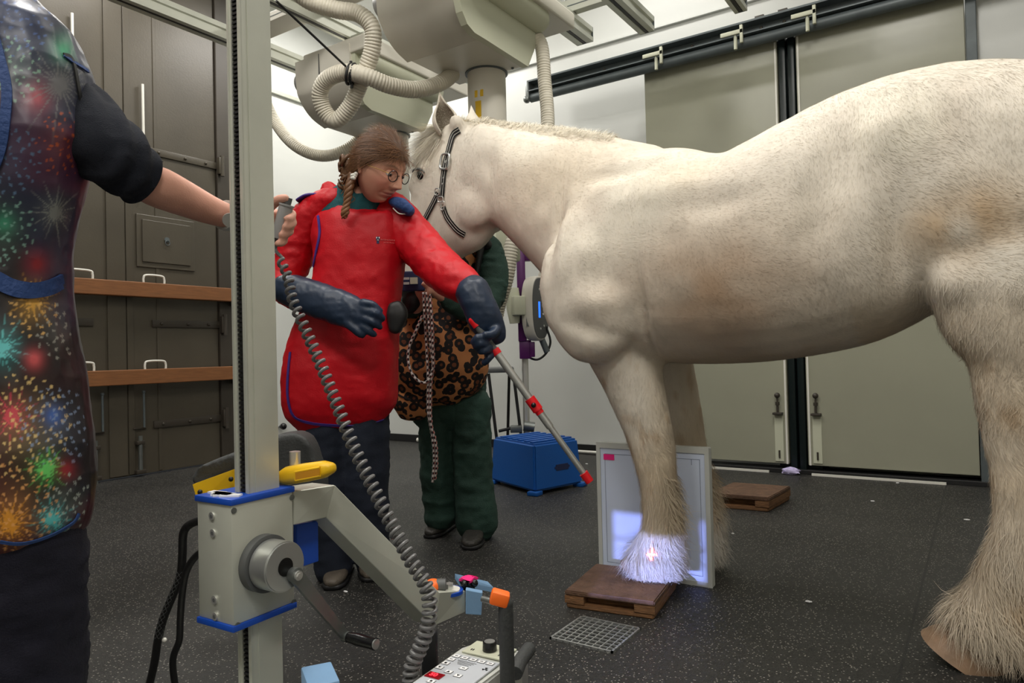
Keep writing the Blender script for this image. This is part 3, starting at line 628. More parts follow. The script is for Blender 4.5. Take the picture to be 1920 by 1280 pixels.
def coat(P, N=None):
    y, z = P[:, 1], P[:, 2]; n1 = vn(P, 4, 1); n2 = vn(P, 11, 2); n3 = vn(P*np.array((1, 1, .45)), 38, 5); c = np.tile(CREAM, (len(P), 1))
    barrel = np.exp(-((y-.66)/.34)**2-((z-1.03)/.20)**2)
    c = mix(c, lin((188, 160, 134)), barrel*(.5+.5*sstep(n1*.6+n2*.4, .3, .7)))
    c = mix(c, lin((206, 188, 160)), .5*np.exp(-((y-1.3)/.3)**2-((z-1.5)/.2)**2))
    c = mix(c, lin((196, 160, 112)), .8*np.exp(-((y-.03)/.13)**2-((z-1.16)/.09)**2)*sstep(n2, .2, .7))
    c = mix(c, lin((214, 190, 150)), .4*np.exp(-((y-.8)/.12)**2-((z-1.40)/.06)**2))
    c = mix(c, lin((172, 158, 140)), .55*np.exp(-((y-.02)/.22)**2-((z-1.42)/.10)**2)*sstep(n1, .25, .65))  # shading of the hip hollow, painted into the coat colour
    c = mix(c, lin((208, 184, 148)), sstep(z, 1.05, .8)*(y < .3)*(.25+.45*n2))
    c = mix(c, lin((222, 200, 166)), sstep(z, .62, .4)*sstep(y, .6, .7)*(.3+.4*n2)*sstep(z, .22, .3))
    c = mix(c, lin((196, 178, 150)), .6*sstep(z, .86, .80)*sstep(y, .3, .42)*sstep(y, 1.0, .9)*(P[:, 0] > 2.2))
    c = mix(c, lin((236, 232, 224)), .7*sstep(z, .27, .20)*(y > .5))
    c = mix(c, lin((176, 146, 110)), .5*sstep(n3, .62, .85)*sstep(z, .95, .7))
    c = mix(c, lin((238, 232, 216)), .6*sstep(n1, .5, .8)*sstep(z, 1.0, 1.3))
    return c*(0.93+.14*n3)[:, None]
setcol(hm, coat(hc))
hb = link('horse_body', hm, M['coat'], HORSE)
tree = bvh(hb)
# hooves
for (x, y, z, r, s) in ((XN, 1.0, .060, .072, 1), (XFF, .96, 0, .07, 1), (XH, .045, 0, .082, 1.12), (2.62, -.115, 0, .082, 1.12)):
    b = MB(); b.loft([((x, y+.018*s, z+.003), r*1.22*s, r*1.12), ((x, y+.006, z+.028), r*1.08*s, r), ((x, y-.012, z+.062), r*.86, r*.82)], (1, 0, 0), 28, 2.2, round_ends=False)
    b.build('hoof', M['hoof'], HORSE)
# ears
def ear(x, y, z, tip, w, open_dir):
    b = MB(); base = Vector((x, y, z)); tip = Vector(tip); ax = (tip-base); L = ax.length; ax.normalize(); od = Vector(open_dir); od = (od-ax*od.dot(ax)).normalized(); sd = ax.cross(od)
    rs = []
    for i in range(13):
        t = i/12; wd = w*(.62+.62*math.sin(math.pi*min(t*1.15+.12, 1)))*(1-t**3.2); c = base+ax*L*t-od*.008*math.sin(t*3); r = []
        for k in range(15):   # outer shell: an open channel
            th = math.radians(-128+256*k/14); r.append(c+(-od*math.cos(th)*.75+sd*math.sin(th))*wd)
        for k in range(15):
            th = math.radians(128-256*k/14); r.append(c+(-od*math.cos(th)*.75+sd*math.sin(th))*max(wd-.006, .0008))
        rs.append(r)
    b.rings(rs); me = b.mesh(True, 60); c = getco(me)
    q = np.array([(Vector(p)-base).dot(od)/w for p in c]); h_ = np.array([(Vector(p)-base).dot(ax)/L for p in c]); 
    rad = np.array([((Vector(p)-base)-ax*(Vector(p)-base).dot(ax)).length for p in c])
    ins = np.tile([False]*15+[True]*15, 13); cc_ = coat(c); dk = np.array(lin((96, 82, 62)))
    mk = (ins*sstep(h_, .9, .6)*.8); cc_ = cc_*(1-mk[:, None])+dk*mk[:, None]; setcol(me, cc_)
    return link('ear', me, M['coat'], HORSE)
e1 = ear(2.34, 1.845, 1.78, (2.325, 1.875, 1.955), .046, (-.75, -.66, 0)); e2 = ear(2.50, 1.83, 1.79, (2.535, 1.865, 1.955), .034, (.6, .6, 0))
# eye
ec, en = cast(tree, 787, 327, 0)
if ec is None: ec, en = Vector((2.33, 1.98, 1.65)), Vector((-1, 0, 0))
b = MB().sph(ec+Vector((.012, -.004, 0)), .024); eye = b.build('eye', M['blackg'], HORSE)
b = MB(); ax = Vector((0, .75, -.18)).normalized()
arc = [ec-Vector((.010, 0, 0))+Vector((0, .034*math.cos(t), .004+.018*math.sin(t)+.006*math.cos(t))) for t in np.linspace(.1, math.pi-.1, 13)]
b.tube(arc, [.002+.004*math.sin(i/12*math.pi) for i in range(13)], 8); b.build('eyelid', M['dgrey'], HORSE)
# coat hair
def flow(P, N):
    y, z = P[:, 1], P[:, 2]; D = np.tile((0, -.75, -.45), (len(P), 1)).astype(float)
    lg = sstep(z, .95, .75)[:, None]; D = D*(1-lg)+np.array((0, -.12, -1.))*lg
    fl_ = np.exp(-((y-.33)/.1)**2-((z-1.15)/.2)**2)[:, None]; D = D*(1-fl_)+np.array((0, .35, -.9))*fl_
    hd = sstep(y, 1.6, 1.75)[:, None]; D = D*(1-hd)+np.array((0, .1, -1.))*hd
    a = (vn(P, 5, 8)-.5)[:, None]*1.4; return D+np.concatenate([a*0, a, -a], 1)
def hcol(P, N): return coat(P)*rng.uniform(.82, 1.12, (len(P), 1))
notfar = lambda C, N_: np.where(C[:, 0] < XC+.05, 1.0, .25)*np.where(C[:, 1] < -.25, .3, 1)
fur('coat_hair', hb, 170000, lambda P, N: .013+.016*sstep(P[:, 2], 1.0, .6)+.006*sstep(P[:, 1], .5, .2), flow, hcol, .0011, M['fur'], HORSE, notfar, .14, .16)
# feather of the lower legs
def leghair(C, N_): return ((C[:, 2] < .60)*(C[:, 2] > .10)*(.25+sstep(C[:, 2], .55, .2)))*1.0
def fdir(P, N): 
    D = np.tile((0, -.22, -1.), (len(P), 1))+N*.0; a = (vn(P, 9, 9)-.5)[:, None]*.7; return D+np.concatenate([a, a, a*0], 1)
fur('leg_feather', hb, 30000, lambda P, N: .035+.045*sstep(P[:, 2], .5, .2)+.035*sstep(P[:, 2], .24, .16), fdir, hcol, .0013, M['fur'], HORSE, leghair, .30, .14, curl=.25)
# a second, longer fringe behind the cannon and over the hoof
def back(C, N_): return ((C[:, 2] < .42)*(C[:, 2] > .09)*((N_[:, 1] < -.35)*2.0+(C[:, 2] < .2)*1.2))*1.0
fur('fetlock_feather', hb, 16000, lambda P, N: .05+.07*vn(P, 12, 3), lambda P, N: np.tile((0, -.35, -1.), (len(P), 1))+N*.3, hcol, .0014, M['fur'], HORSE, back, .55, .24, curl=.6)
fur('stifle_fringe', hb, 9000, lambda P, N: .035+.0*P[:, 0], lambda P, N: np.tile((0, .25, -1.), (len(P), 1)), hcol, .0012, M['fur'], HORSE, lambda C, N_: ((C[:, 2] < 1.02)*(C[:, 2] > .62)*(C[:, 1] < .16)*(C[:, 0] < XC))*1.0, .30, .2, curl=.3)
# mane and forelock
mane = lambda C, N_: ((N_[:, 2] > .55)*(C[:, 1] > 1.12)*(C[:, 1] < 1.86)*(C[:, 2] > 1.55)*(np.abs(C[:, 0]-XC) < .05))*1.0
mcol = lambda P, N: np.tile(lin((234, 226, 208)), (len(P), 1))*rng.uniform(.75, 1.15, (len(P), 1))
fur('mane', hb, 6000, lambda P, N: np.interp(P[:, 1], [1.1, 1.3], [.02, .07])+.03*vn(P, 9, 2), lambda P, N: np.tile((.95, -.2, .0), (len(P), 1)), mcol, .0014, M['fur'], HORSE, mane, .22, .22, curl=.5, down=.45)
fur('crest_hair', hb, 4000, lambda P, N: .022+.02*vn(P, 20, 2), lambda P, N: np.tile((.1, -.8, .3), (len(P), 1)), mcol, .0012, M['fur'], HORSE, mane, .8, .35, curl=.6)
fl2 = lambda C, N_: ((C[:, 1] > 1.86)*(C[:, 1] < 2.03)*(C[:, 2] > 1.76)*(np.abs(C[:, 0]-XC) < .09))*1.0
fur('forelock', hb, 3500, lambda P, N: .15+.08*vn(P, 9, 2), lambda P, N: np.tile((-.15, .65, -.7), (len(P), 1)), mcol, .0014, M['fur'], HORSE, fl2, .16, .18, curl=.4)
fur('ear_hair', e1, 1500, lambda P, N: .016+.0*P[:, 0], lambda P, N: np.tile((-.2, -.1, 1.), (len(P), 1)), lambda P, N: mcol(P, N)*.9, .0009, M['fur'], HORSE, None, .4, .3)
tb = MB(); tb.loft(sploft([((XC, -.58, 1.42), .04, .04), ((XC, -.67, 1.36), .045, .045), ((XC, -.70, 1.15), .06, .06), ((XC, -.69, .85), .065, .065), ((XC, -.68, .55), .04, .04)], 3), REF, 16)
tme = tb.mesh(True, 180); setcol(tme, lin((222, 212, 190))); tl = link('tail', tme, M['coat'], HORSE)
fur('tail_hair', tl, 5000, lambda P, N: .25+.0*P[:, 0], lambda P, N: np.tile((0, -.02, -1.), (len(P), 1)), mcol, .0018, M['fur'], HORSE, None, .08, .08, curl=.3)
# ---- halter
HAL = thing('halter', 'black and white striped webbing halter with a silver buckle on the horse head', 'halter', Vector((2.32, 1.85, 1.4)))
def strap(px, wid, name='strap', **k):
    q, P, N = ribbon(tree, px, wid, .003, .004, **k); o = q.build(name, M['black'], HAL)
    for s in (-.22, .22):
        e = MB(); rs = []
        for i, (p, nn) in enumerate(zip(P, N)):
            t = (P[min(i+1, len(P)-1)]-P[max(i-1, 0)]).normalized(); sd_ = t.cross(nn).normalized(); b_ = p+nn*.0072+sd_*wid*s; rs.append([b_-sd_*wid*.035, b_+sd_*wid*.035, b_+sd_*wid*.035+nn*.0006, b_-sd_*wid*.035+nn*.0006])
        e.rings(rs).build('stripe', M['whitep'], o)
    return P, N
P1, N1 = strap([(862, 244), (851, 252), (843, 280), (838, 300), (834, 320), (831, 345), (829, 370)], .026, 'cheek_strap')
strap([(823, 362), (810, 388), (796, 415), (786, 440)], .024, 'noseband')
strap([(832, 388), (838, 405), (848, 420), (860, 433), (872, 440)], .024, 'throat_strap')
def loop_on(px, py, w, h, r, m, name, tilt=.18):
    p, nn = cast(tree, px, py, 0)
    if p is None: return
    p = p+nn*.012; u = (UP-nn*UP.dot(nn)).normalized(); v = u.cross(nn); u, v = u*math.cos(tilt)+v*math.sin(tilt), v*math.cos(tilt)-u*math.sin(tilt); b = MB(); k = 24; q = []
    for i in range(k+1):
        t = 2*math.pi*i/k; c_, s_ = math.cos(t), math.sin(t); q.append(p+v*w*math.copysign(abs(c_)**.5, c_)+u*h*math.copysign(abs(s_)**.5, s_))
    b.tube(q, r, 8, False); return b.build(name, m, HAL)
loop_on(837, 304, .022, .032, .0048, M['alu_b'], 'buckle'); loop_on(823, 360, .012, .014, .0025, M['chrome'], 'ring'); loop_on(829, 374, .013, .011, .0025, M['chrome'], 'ring')
loop_on(833, 386, .008, .018, .0028, M['chrome'], 'snap_clip')
b = MB()
for py, s in ((304, .006), (334, .004), (345, .004)):
    p, nn = cast(tree, 838-(py-304)*.14, py, 0)
    if p is not None: b = b.cyl(p+nn*.006, p+nn*.009, s, n=12)
b.build('eyelets', M['chrome'], HAL, kind='stuff')
# ---- wooden blocks and the image plate
def wblock(c0, ex, ey, h, lab):
    r = thing('wooden_block', lab, 'block', c0+(ex+ey)/2, 'worn wooden hoof blocks'); U = Vector((0, 0, 1))
    def hex_(o_, a, b, z0, z1): return MB().prism([o_+U*z0, o_+a+U*z0, o_+a+b+U*z0, o_+b+U*z0], U*(z1-z0))
    def deform(me): c = getco(me); return me
    for z0, z1, nme, m, ins in ((h*.72, h, 'top_board', 'wblock', 0), (0, h*.30, 'bottom_board', 'wside', .004)):
        m_ = hex_(c0+(ex.normalized()+ey.normalized())*ins, ex-ex.normalized()*2*ins, ey-ey.normalized()*2*ins, z0, z1)
        bmesh.ops.bevel(m_.bm, geom=m_.bm.edges[:], offset=.004, segments=2, affect='EDGES'); m_.build(nme, M[m], r, smooth=False)
    for f0, f1 in ((0, .22), (.22, .78), (.78, 1)):
        if f0 == .22: hex_(c0+ex*.12+ey*f0, ex*.86, ey*(f1-f0), h*.3, h*.72).build('inner_core', M['wside'], r, smooth=False)
        else: hex_(c0+ex*.004+ey*f0, ex*.992, ey*(f1-f0), h*.3, h*.72).build('side_rail', M['wside'], r, smooth=False)
    return r
A = fl(1228, 1163); Bq = fl(1059, 1139); Dq = fl(1283, 1107)
ey = (Bq-A); ex = Vector((-ey.y, ey.x, 0)).normalized()*-.32
if ex.x < 0: ex = -ex
wblock(A, ex, ey, .058, 'worn brown wooden block under the front hoof, in front of the standing panel')
A2 = Vector((3.76, 1.245, 0)); wblock(A2+Vector((0, -.31, 0)), Vector((.36, -.03, 0)), Vector((-.02, .31, 0)), .075, 'worn brown wooden block with a slot, behind the standing panel')
PL = thing('image_plate', 'upright pale blue panel in an aluminium frame, standing behind the front hoof', 'panel', (2.5, 1.04, 0))
py0, py1, ph = .818, 1.262, .495; px_ = 2.486
b = MB().bb((px_, py0, 0), (px_+.028, py1, ph), .004); b.build('housing', M['lgrey'], PL, smooth=False)
b = MB().bb((px_-.006, py0, 0), (px_, py0+.016, ph)).bb((px_-.006, py1-.016, 0), (px_, py1, ph)).bb((px_-.006, py0+.016, ph-.022), (px_, py1-.016, ph)).bb((px_-.006, py0+.016, 0), (px_, py1-.016, .016)); b.build('frame', M['lgrey'], PL, smooth=False)
face = MB().bb((px_-.002, py0+.016, .016), (px_-.0004, py1-.016, ph-.022)).build('front_face', M['platef'], PL, smooth=False)
b = MB(); a0, a1, z0, z1 = py0+.034, py1-.034, .035, ph-.045
for q in (((a0, z0), (a1, z0+.0018)), ((a0, z1), (a1, z1+.0018)), ((a0, z0), (a0+.0018, z1)), ((a1-.0018, z0), (a1, z1))): b.bb((px_-.0026, q[0][0], q[0][1]), (px_-.0021, q[1][0], q[1][1]))
b.bb((px_-.0026, a0+.03, z1-.02), (px_-.0021, a0+.032, z1)); b.build('border_line', M['platel'], face, smooth=False)
MB().bb((px_-.0036, py1-.075, ph-.067), (px_-.0022, py1-.03, ph-.045)).build('pink_tape', M['pink'], face, smooth=False)
# ---- blue plastic step
r = thing('step_stool', 'blue moulded plastic box step standing on the floor beside the green trousered person', 'stool', (3.75, 2.45, 0))
F0 = fl(1003, 930); Fr = fl(1094, 911); Fl_ = fl(919, 905); hs = .30
Bk = Fr+Fl_-F0; T = .035
ctr = (F0+Fr+Fl_+Bk)/4
def up(p, z, k): return Vector((ctr.x+(p.x-ctr.x)*k, ctr.y+(p.y-ctr.y)*k, z))
b = MB(); k1 = .91
b.rings([[up(p, .02, 1) for p in (F0, Fr, Bk, Fl_)], [up(p, hs, k1) for p in (F0, Fr, Bk, Fl_)]])
bmesh.ops.bevel(b.bm, geom=b.bm.edges[:], offset=.014, segments=3, affect='EDGES'); b.build('body', M['bluestool'], r)
b = MB()
for p in (F0, Fr, Bk, Fl_):
    q = up(p, 0, .93); b.box((q.x, q.y, .0125), (.07, .07, .025), None, .005)
b.build('feet', M['bluestool'], r, kind='stuff')
ftop = lambda a, b_: up(F0, 0, k1)+(up(Fr, 0, k1)-up(F0, 0, k1))*a+(up(Fl_, 0, k1)-up(F0, 0, k1))*b_
for k in range(6):
    f = .12+k*.145; p, q = ftop(.06, f), ftop(.94, f); p.z = q.z = hs+.002; d_ = (ftop(0, 1)-ftop(0, 0)).normalized()*.018
    b = MB().prism([p-d_, q-d_, q+d_, p+d_], (0, 0, .007)); b.build('tread_rib', M['bluestool'], r)
def facept(u_, z): a = up(F0, 0, 1)+(Fr-F0)*u_; kk = 1-(1-k1)*z/hs; return up(Vector((F0.x+(Fr.x-F0.x)*u_, F0.y+(Fr.y-F0.y)*u_, 0)), z, kk)
nrm = (Fr-F0).normalized().cross(UP); nrm = nrm if nrm.dot(CAM-F0) > 0 else -nrm
b = MB().prism([facept(.42, .125)+nrm*.0, facept(.74, .125), facept(.74, .16), facept(.42, .16)], nrm*.004); bmesh.ops.bevel(b.bm, geom=[e for e in b.bm.edges if abs((e.verts[0].co-e.verts[1].co).dot(nrm)) > .003], offset=.012, segments=3, affect='EDGES')
b.build('hand_hole', M['navyprint'], r)
# ================================================================ people
BK = -FW; UPC = -DN
SK = np.array(lin((214, 158, 134)))
def make_head(ctr, fwd, up, sc=1.0, skin=SK):
    """head mesh with a face, in world space; returns (mesh, local->world function)"""
    Fd = Vector(fwd).normalized(); U = Vector(up); U = (U-Fd*U.dot(Fd)).normalized(); Rr = Fd.cross(U)
    def T(p): return Vector(ctr)+(Rr*p[0]+Fd*p[1]+U*p[2])*sc
    b = MB().sph((0, 0, 0), 1, u=128, v=96); me = b.mesh(True, 180); c = getco(me); x, y, z = c.T.copy()
    X = x*.074; Y = y*.094; Z_ = z*.115
    t = np.clip((-Z_-.015)/.1, 0, 1); X *= 1-.36*t**1.3; Y = np.where(y < 0, Y*(1-.42*t), Y*(1-.03*t)); Y = np.where((y < 0) & (z > 0), Y*1.06, Y)
    fr = np.clip(y*2.2, 0, 1)
    g = lambda a, b_, c_, d_: np.exp(-((X-a)/b_)**2-((Z_-c_)/d_)**2)*fr
    g2 = lambda a, b_, c_, d_: (np.exp(-((X-a)/b_)**2)+np.exp(-((X+a)/b_)**2))*np.exp(-((Z_-c_)/d_)**2)*fr
    pr = np.interp(Z_, [-.060, -.046, -.036, -.028, .0, .018, .03], [0, .006, .030, .026, .011, .003, 0]); sx = np.interp(Z_, [-.05, -.036, -.01, .02], [.015, .0145, .009, .012])
    D = pr*np.exp(-(X/sx)**2)*fr
    D += .006*g2(.013, .006, -.039, .007)                     # nostril wings
    D += -.011*g2(.031, .016, .002, .012)+.005*g2(.028, .022, .024, .008)+.006*g2(.042, .018, -.030, .020)
    D += .007*g(0, .020, -.061, .0055)+.007*g(0, .017, -.0725, .006)-.005*g(0, .026, -.0665, .0022)+.010*g(0, .02, -.098, .014)-.004*g(0, .02, -.083, .005)
    D += -.004*g2(.028, .006, -.064, .01)
    Y = Y+D
    setco(me, np.array([T(p) for p in zip(X, Y, Z_)]))
    col = np.tile(skin, (len(X), 1))
    lips = np.clip(g(0, .024, -.067, .0095)*1.6, 0, 1)*(fr > .9); col = col*(1-lips[:, None]*.75)+np.array(lin((176, 96, 92)))*lips[:, None]*.75
    ck = np.clip(g2(.045, .022, -.030, .022), 0, 1)*.45; col = col*(1-ck[:, None])+np.array(lin((222, 134, 118)))*ck[:, None]
    br = np.clip(g2(.031, .018, .0285-.25*np.abs(np.abs(X)-.031), .0042)*1.4, 0, 1)*.8; col = col*(1-br[:, None])+np.array(lin((96, 66, 46)))*br[:, None]
    nz = np.clip(g2(.0085, .004, -.0485, .003), 0, 1)*.6; col = col*(1-nz[:, None])+np.array(lin((110, 60, 50)))*nz[:, None]
    setcol(me, col); return me, T, (Rr, Fd, U)
def join(*mes):
    """put several meshes (all with a Col attribute) into one"""
    bm_ = bmesh.new()
    for me in mes: bm_.from_mesh(me)
    out = bpy.data.meshes.new('j'); bm_.to_mesh(out); bm_.free(); out.polygons.foreach_set('use_smooth', [True]*len(out.polygons)); return out
def eyes(T, ax, par, closed=.5, sc=1.0):
    for s in (-1, 1):
        c = T((s*.031, .0745, .003)); o = MB().sph(c, .0125*sc, u=20, v=14).build('eye', M['lens'], par)
        MB().sph(c+ax[1]*.0085*sc-ax[2]*.004*sc, .006*sc, u=14, v=10).build('iris', M['blackg'], o)
        b = MB().sph(c, .0137*sc, frame(ax[0], None, ax[2]), u=24, v=24)
        lim = -.0137+.0274*(1-closed); dele = [v for v in b.bm.verts if (v.co-c).dot(ax[2])-.25*(v.co-c).dot(ax[1]) < lim*sc]
        bmesh.ops.delete(b.bm, geom=dele, context='VERTS'); me = b.mesh(True, 180); setcol(me, SK*.9); link('eyelid', me, M['skin'], par)
def ears_(T, par, s=(-1, 1)):
    for k in s:
        b = MB(); b.loft([(T((k*.070, -.012, .018)), .009, .006), (T((k*.077, -.018, .020)), .010, .013), (T((k*.079, -.016, -.005)), .007, .011), (T((k*.074, -.008, -.027)), .006, .006)], T((0, 1, 0))-T((0, 0, 0)), 12)
        me = b.mesh(True, 180); setcol(me, SK*.97); link('ear', me, M['skin'], par)
def hairfur(name, src, n, L, dirf, par, dark=(66, 42, 26), light=(132, 90, 56), w=.0011, keep=None, lift=.06, curl=.2, jit=.12):
    cf = lambda P, N: np.array(lin(dark))+(np.array(lin(light))-np.array(lin(dark)))*rng.random((len(P), 1))
    return fur(name, src, n, lambda P, N: L+0*P[:, 0], dirf, cf, w, M['hair'], par, keep, lift, jit, curl)
def v3(a): return np.array((a[0], a[1], a[2]))
def pl(st): return sploft([((tuple(Zp(*q[:3]))), q[3], q[4]) for q in st], 3)
def pmb(*limbs, mb=None, n=22, power=2.1):
    mb = mb or MB()
    for st in limbs: mb.loft(pl(st), None, n, power)
    return mb
# ---------------------------------------------------------------- woman in red
WD = 2.68
WO = thing('person', 'person in a red apron, round glasses and blue gauntlets, looking down and holding a pole', 'person', fl(655, 1092))
hc0 = Zp(711, 316, 2.60); Wf = RT*.78+BK*.46-UPC*.40; Wu = UPC*1.0-RT*.10
hme, HT, HA = make_head(hc0, Wf, Wu, 1.08)
bd = pmb([(690, 352, 2.66, .050, .050), (680, 385, 2.70, .056, .055), (672, 410, 2.72, .10, .07)],
         [(668, 395, 2.72, .15, .08), (668, 450, 2.72, .16, .10), (665, 520, 2.72, .13, .09), (655, 590, 2.72, .15, .10), (648, 680, 2.72, .16, .10), (645, 760, 2.72, .15, .10)],
         [(590, 780, 2.72, .07, .075), (598, 900, 2.72, .055, .06), (622, 1060, 2.74, .04, .045)], [(680, 780, 2.74, .07, .075), (690, 900, 2.75, .055, .06), (700, 1050, 2.78, .04, .045)],
         [(590, 400, 2.74, .05, .05), (555, 460, 2.76, .042, .042), (540, 520, 2.74, .038, .038), (600, 560, 2.56, .033, .033), (668, 592, 2.46, .026, .026)],
         [(745, 400, 2.72, .05, .05), (795, 470, 2.62, .042, .042), (850, 530, 2.52, .038, .038), (900, 585, 2.47, .033, .033), (918, 625, 2.46, .026, .026)])
bme = organic(bd, .014, 4); setcol(bme, SK); body = link('body', join(bme, hme), M['skin'], WO); body.data.materials.clear(); body.data.materials.append(M['skin'])
eyes(HT, HA, WO, .62); ears_(HT, WO, (1, -1))
# glasses
b = MB()
for s in (-1, 1):
    c = HT((s*.031, .098, -.002)); rim = [c+HA[0]*.0215*math.cos(a)+HA[2]*.0195*math.sin(a)-HA[1]*.004*abs(math.cos(a))*(1 if s*math.cos(a) > 0 else 0) for a in np.linspace(0, 2*math.pi, 33)]
    b.tube(rim, .0017, 8, False)
b.tube([HT((-.0095, .098, .002)), HT((0, .101, .005)), HT((.0095, .098, .002))], .0014, 8); gl = b.build('glasses_frame', M['blackg'], WO)
b = MB()
for s in (-1, 1): b.tube([HT((s*.0525, .094, .004)), HT((s*.068, .075, .006)), HT((s*.078, .03, .006)), HT((s*.079, -.010, .008))], .0014, 8)
b.build('glasses_arm', M['gold'], gl)
# hair: shell over the skull plus strands
def skull(T, ax, par, sc=1.0, hairline=.055, m='hair'):
    b = MB().sph((0, 0, 0), 1, u=72, v=54); c0 = [Vector(v.co) for v in b.bm.verts]; rem = []
    for v in b.bm.verts:
        x, y, z = v.co; X, Y, Z_ = x*.082, y*.102-.003, z*.124+.004; t = min(max((-Z_-.015)/.1, 0), 1)
        X *= 1-.25*t; Y *= (1-.3*t) if Y < 0 else 1
        side = abs(X)/.082
        lim = hairline*np.interp(y, [-1, -.35, .0, .25, .6, 1], [-1.55, -1.5, -.25, .15, .75, 1.0])
        if Z_ < lim: rem.append(v)
        nz = .004*noise.noise(Vector((X*30, Y*12, Z_*12))); k = 1+nz/.1
        v.co = T((X*k, Y*k, Z_*k))
    bmesh.ops.delete(b.bm, geom=rem, context='VERTS'); me = b.mesh(True, 180)
    sol = me; setcol(me, lin((80, 54, 34))); return link('hair', me, M[m], par)
hs_ = skull(HT, HA, WO)
cap = lambda P, N: (v3(-HA[1])*.75+v3(-HA[2])*.55)+0*P
hairfur('hair_strands', hs_, 9000, .075, cap, hs_, curl=.25, lift=.05)
# bun of curls at the nape and a loose plait over the shoulder
b = MB(); nape = Zp(655, 322, 2.64)
for k in range(26):
    c = nape+Vector((random.uniform(-.028, .028), random.uniform(-.028, .028), random.uniform(-.05, .045))); r = random.uniform(.012, .024); ax1 = Vector((random.random()-.5, random.random()-.5, random.random()-.5)).normalized(); x = ax1.orthogonal().normalized(); y = ax1.cross(x)
    b.tube([c+(x*math.cos(a)+y*math.sin(a))*r for a in np.linspace(0, 5.6, 16)], [.0065*math.sin(math.pi*(i+.7)/16.5)+.0015 for i in range(16)], 7)
b.sph(nape+BK*-.01, (.036, .036, .05)); me = b.mesh(True, 180); c = getco(me); setcol(me, np.array(lin((88, 60, 38)))+np.array(lin((70, 54, 40)))*vn(c, 60, 2)[:, None]); bun = link('curls', me, M['hair'], hs_)
pt = [Vector(p) for p in spline([Zp(662, 325, 2.57), Zp(655, 350, 2.55), Zp(652, 372, 2.55), Zp(648, 392, 2.55), Zp(645, 410, 2.56)], 8)]
b = MB()
for ph in (0, 2.09, 4.19):
    b.tube([p+(GR*math.cos(i*.55+ph)+BK*.6*math.sin(i*.55+ph))*.008 for i, p in enumerate(pt)], [np.interp(i, [0, 14, 20, 27, len(pt)-1], [.010, .009, .006, .009, .002]) for i in range(len(pt))], 8)
me = b.mesh(True, 180); c = getco(me); setcol(me, np.array(lin((100, 66, 42)))+np.array(lin((96, 70, 48)))*sstep(-c[:, 2], -1.50, -1.36)[:, None]); link('plait', me, M['hair'], hs_)
b = MB()
for k in range(7): b.sph(Zp(664+random.uniform(-5, 5), 330+random.uniform(-4, 4), 2.545), random.uniform(.005, .009), u=8, v=6)
b.build('hair_tie', M['whitep'], hs_)
b = MB()
for k in range(5):
    p0 = Zp(645+k*3, 330+k*5, 2.56); b.tube([Vector(q) for q in spline([p0, p0+Vector((0, 0, -.02))-GR*.01, p0+Vector((0, 0, -.045))+GR*.004*k, p0+Vector((0, 0, -.065))-GR*.012], 5)], .0012, 5)
me = b.mesh(); setcol(me, lin((120, 84, 56))); link('loose_strand', me, M['hair'], hs_)
# teal shirt collar
sh = pmb([(694, 376, 2.67, .060, .060), (684, 388, 2.69, .105, .085), (675, 400, 2.71, .150, .098), (672, 425, 2.72, .160, .105)]); sm = organic(sh, .008, 4); wrinkle(sm, .003, 40); link('shirt', sm, M['teal'], WO)
# red sleeves
sl = pmb([(636, 372, 2.69, .040, .06), (612, 384, 2.72, .058, .075), (584, 408, 2.74, .070, .08), (562, 450, 2.75, .072, .08), (548, 495, 2.75, .066, .075), (530, 530, 2.73, .058, .065), (552, 552, 2.66, .052, .055), (580, 560, 2.60, .045, .045)])
sm = organic(sl, .008, 5); wrinkle(sm, .007, 16, (1, 1, 1.6), 2); wrinkle(sm, .003, 45, (1, 1, 2), 4); link('sleeve', sm, M['red'], WO)
sl = pmb([(730, 392, 2.72, .075, .085), (756, 425, 2.70, .082, .085), (790, 465, 2.65, .080, .08), (825, 502, 2.58, .074, .075), (858, 528, 2.52, .068, .070), (878, 541, 2.49, .060, .060)])
sm = organic(sl, .008, 5); wrinkle(sm, .007, 15, (1, 1, 1), 5); wrinkle(sm, .003, 45, (1, 1, 1), 6); link('sleeve', sm, M['red'], WO)
# apron
ap = MB(); ap.loft(pl([(668, 402, 2.70, .120, .08), (668, 412, 2.70, .165, .105), (672, 430, 2.70, .178, .115), (676, 470, 2.70, .172, .125), (672, 520, 2.70, .165, .125), (664, 570, 2.70, .170, .130), (652, 620, 2.70, .190, .14), (640, 680, 2.70, .200, .145), (638, 740, 2.70, .203, .14), (640, 768, 2.70, .196, .12)]), None, 40, 2.5)
am = organic(ap, .009, 5); c = getco(am); n_ = getno(am)
dd = .012*np.sin(c[:, 2]*3+(c@v3(GR))*16)*sstep(c[:, 2], 1.1, .8); setco(am, c+n_*dd[:, None]); wrinkle(am, .006, 8, (1, 1, .8), 11); wrinkle(am, .0025, 26, (1, 1, 1.5), 12)
apron = link('apron', am, M['red'], WO); at = bvh(apron)
def trim(px, w_, name, m, par, tr, th=.003): q, P, N = ribbon(tr, px, w_, th, .0015, 8); return q.build(name, M[m], par)
trim([(592, 388), (596, 400), (599, 418), (600, 440), (594, 470), (588, 500)], .010, 'edge_binding', 'purple', apron, at)
trim([(545, 660), (541, 700), (540, 740), (548, 775), (566, 788), (600, 795), (650, 797), (690, 795), (718, 786)], .010, 'edge_binding', 'purple', apron, at)
trim([(765, 380), (768, 400), (766, 440), (760, 470)], .010, 'edge_binding', 'purple', apron, at)
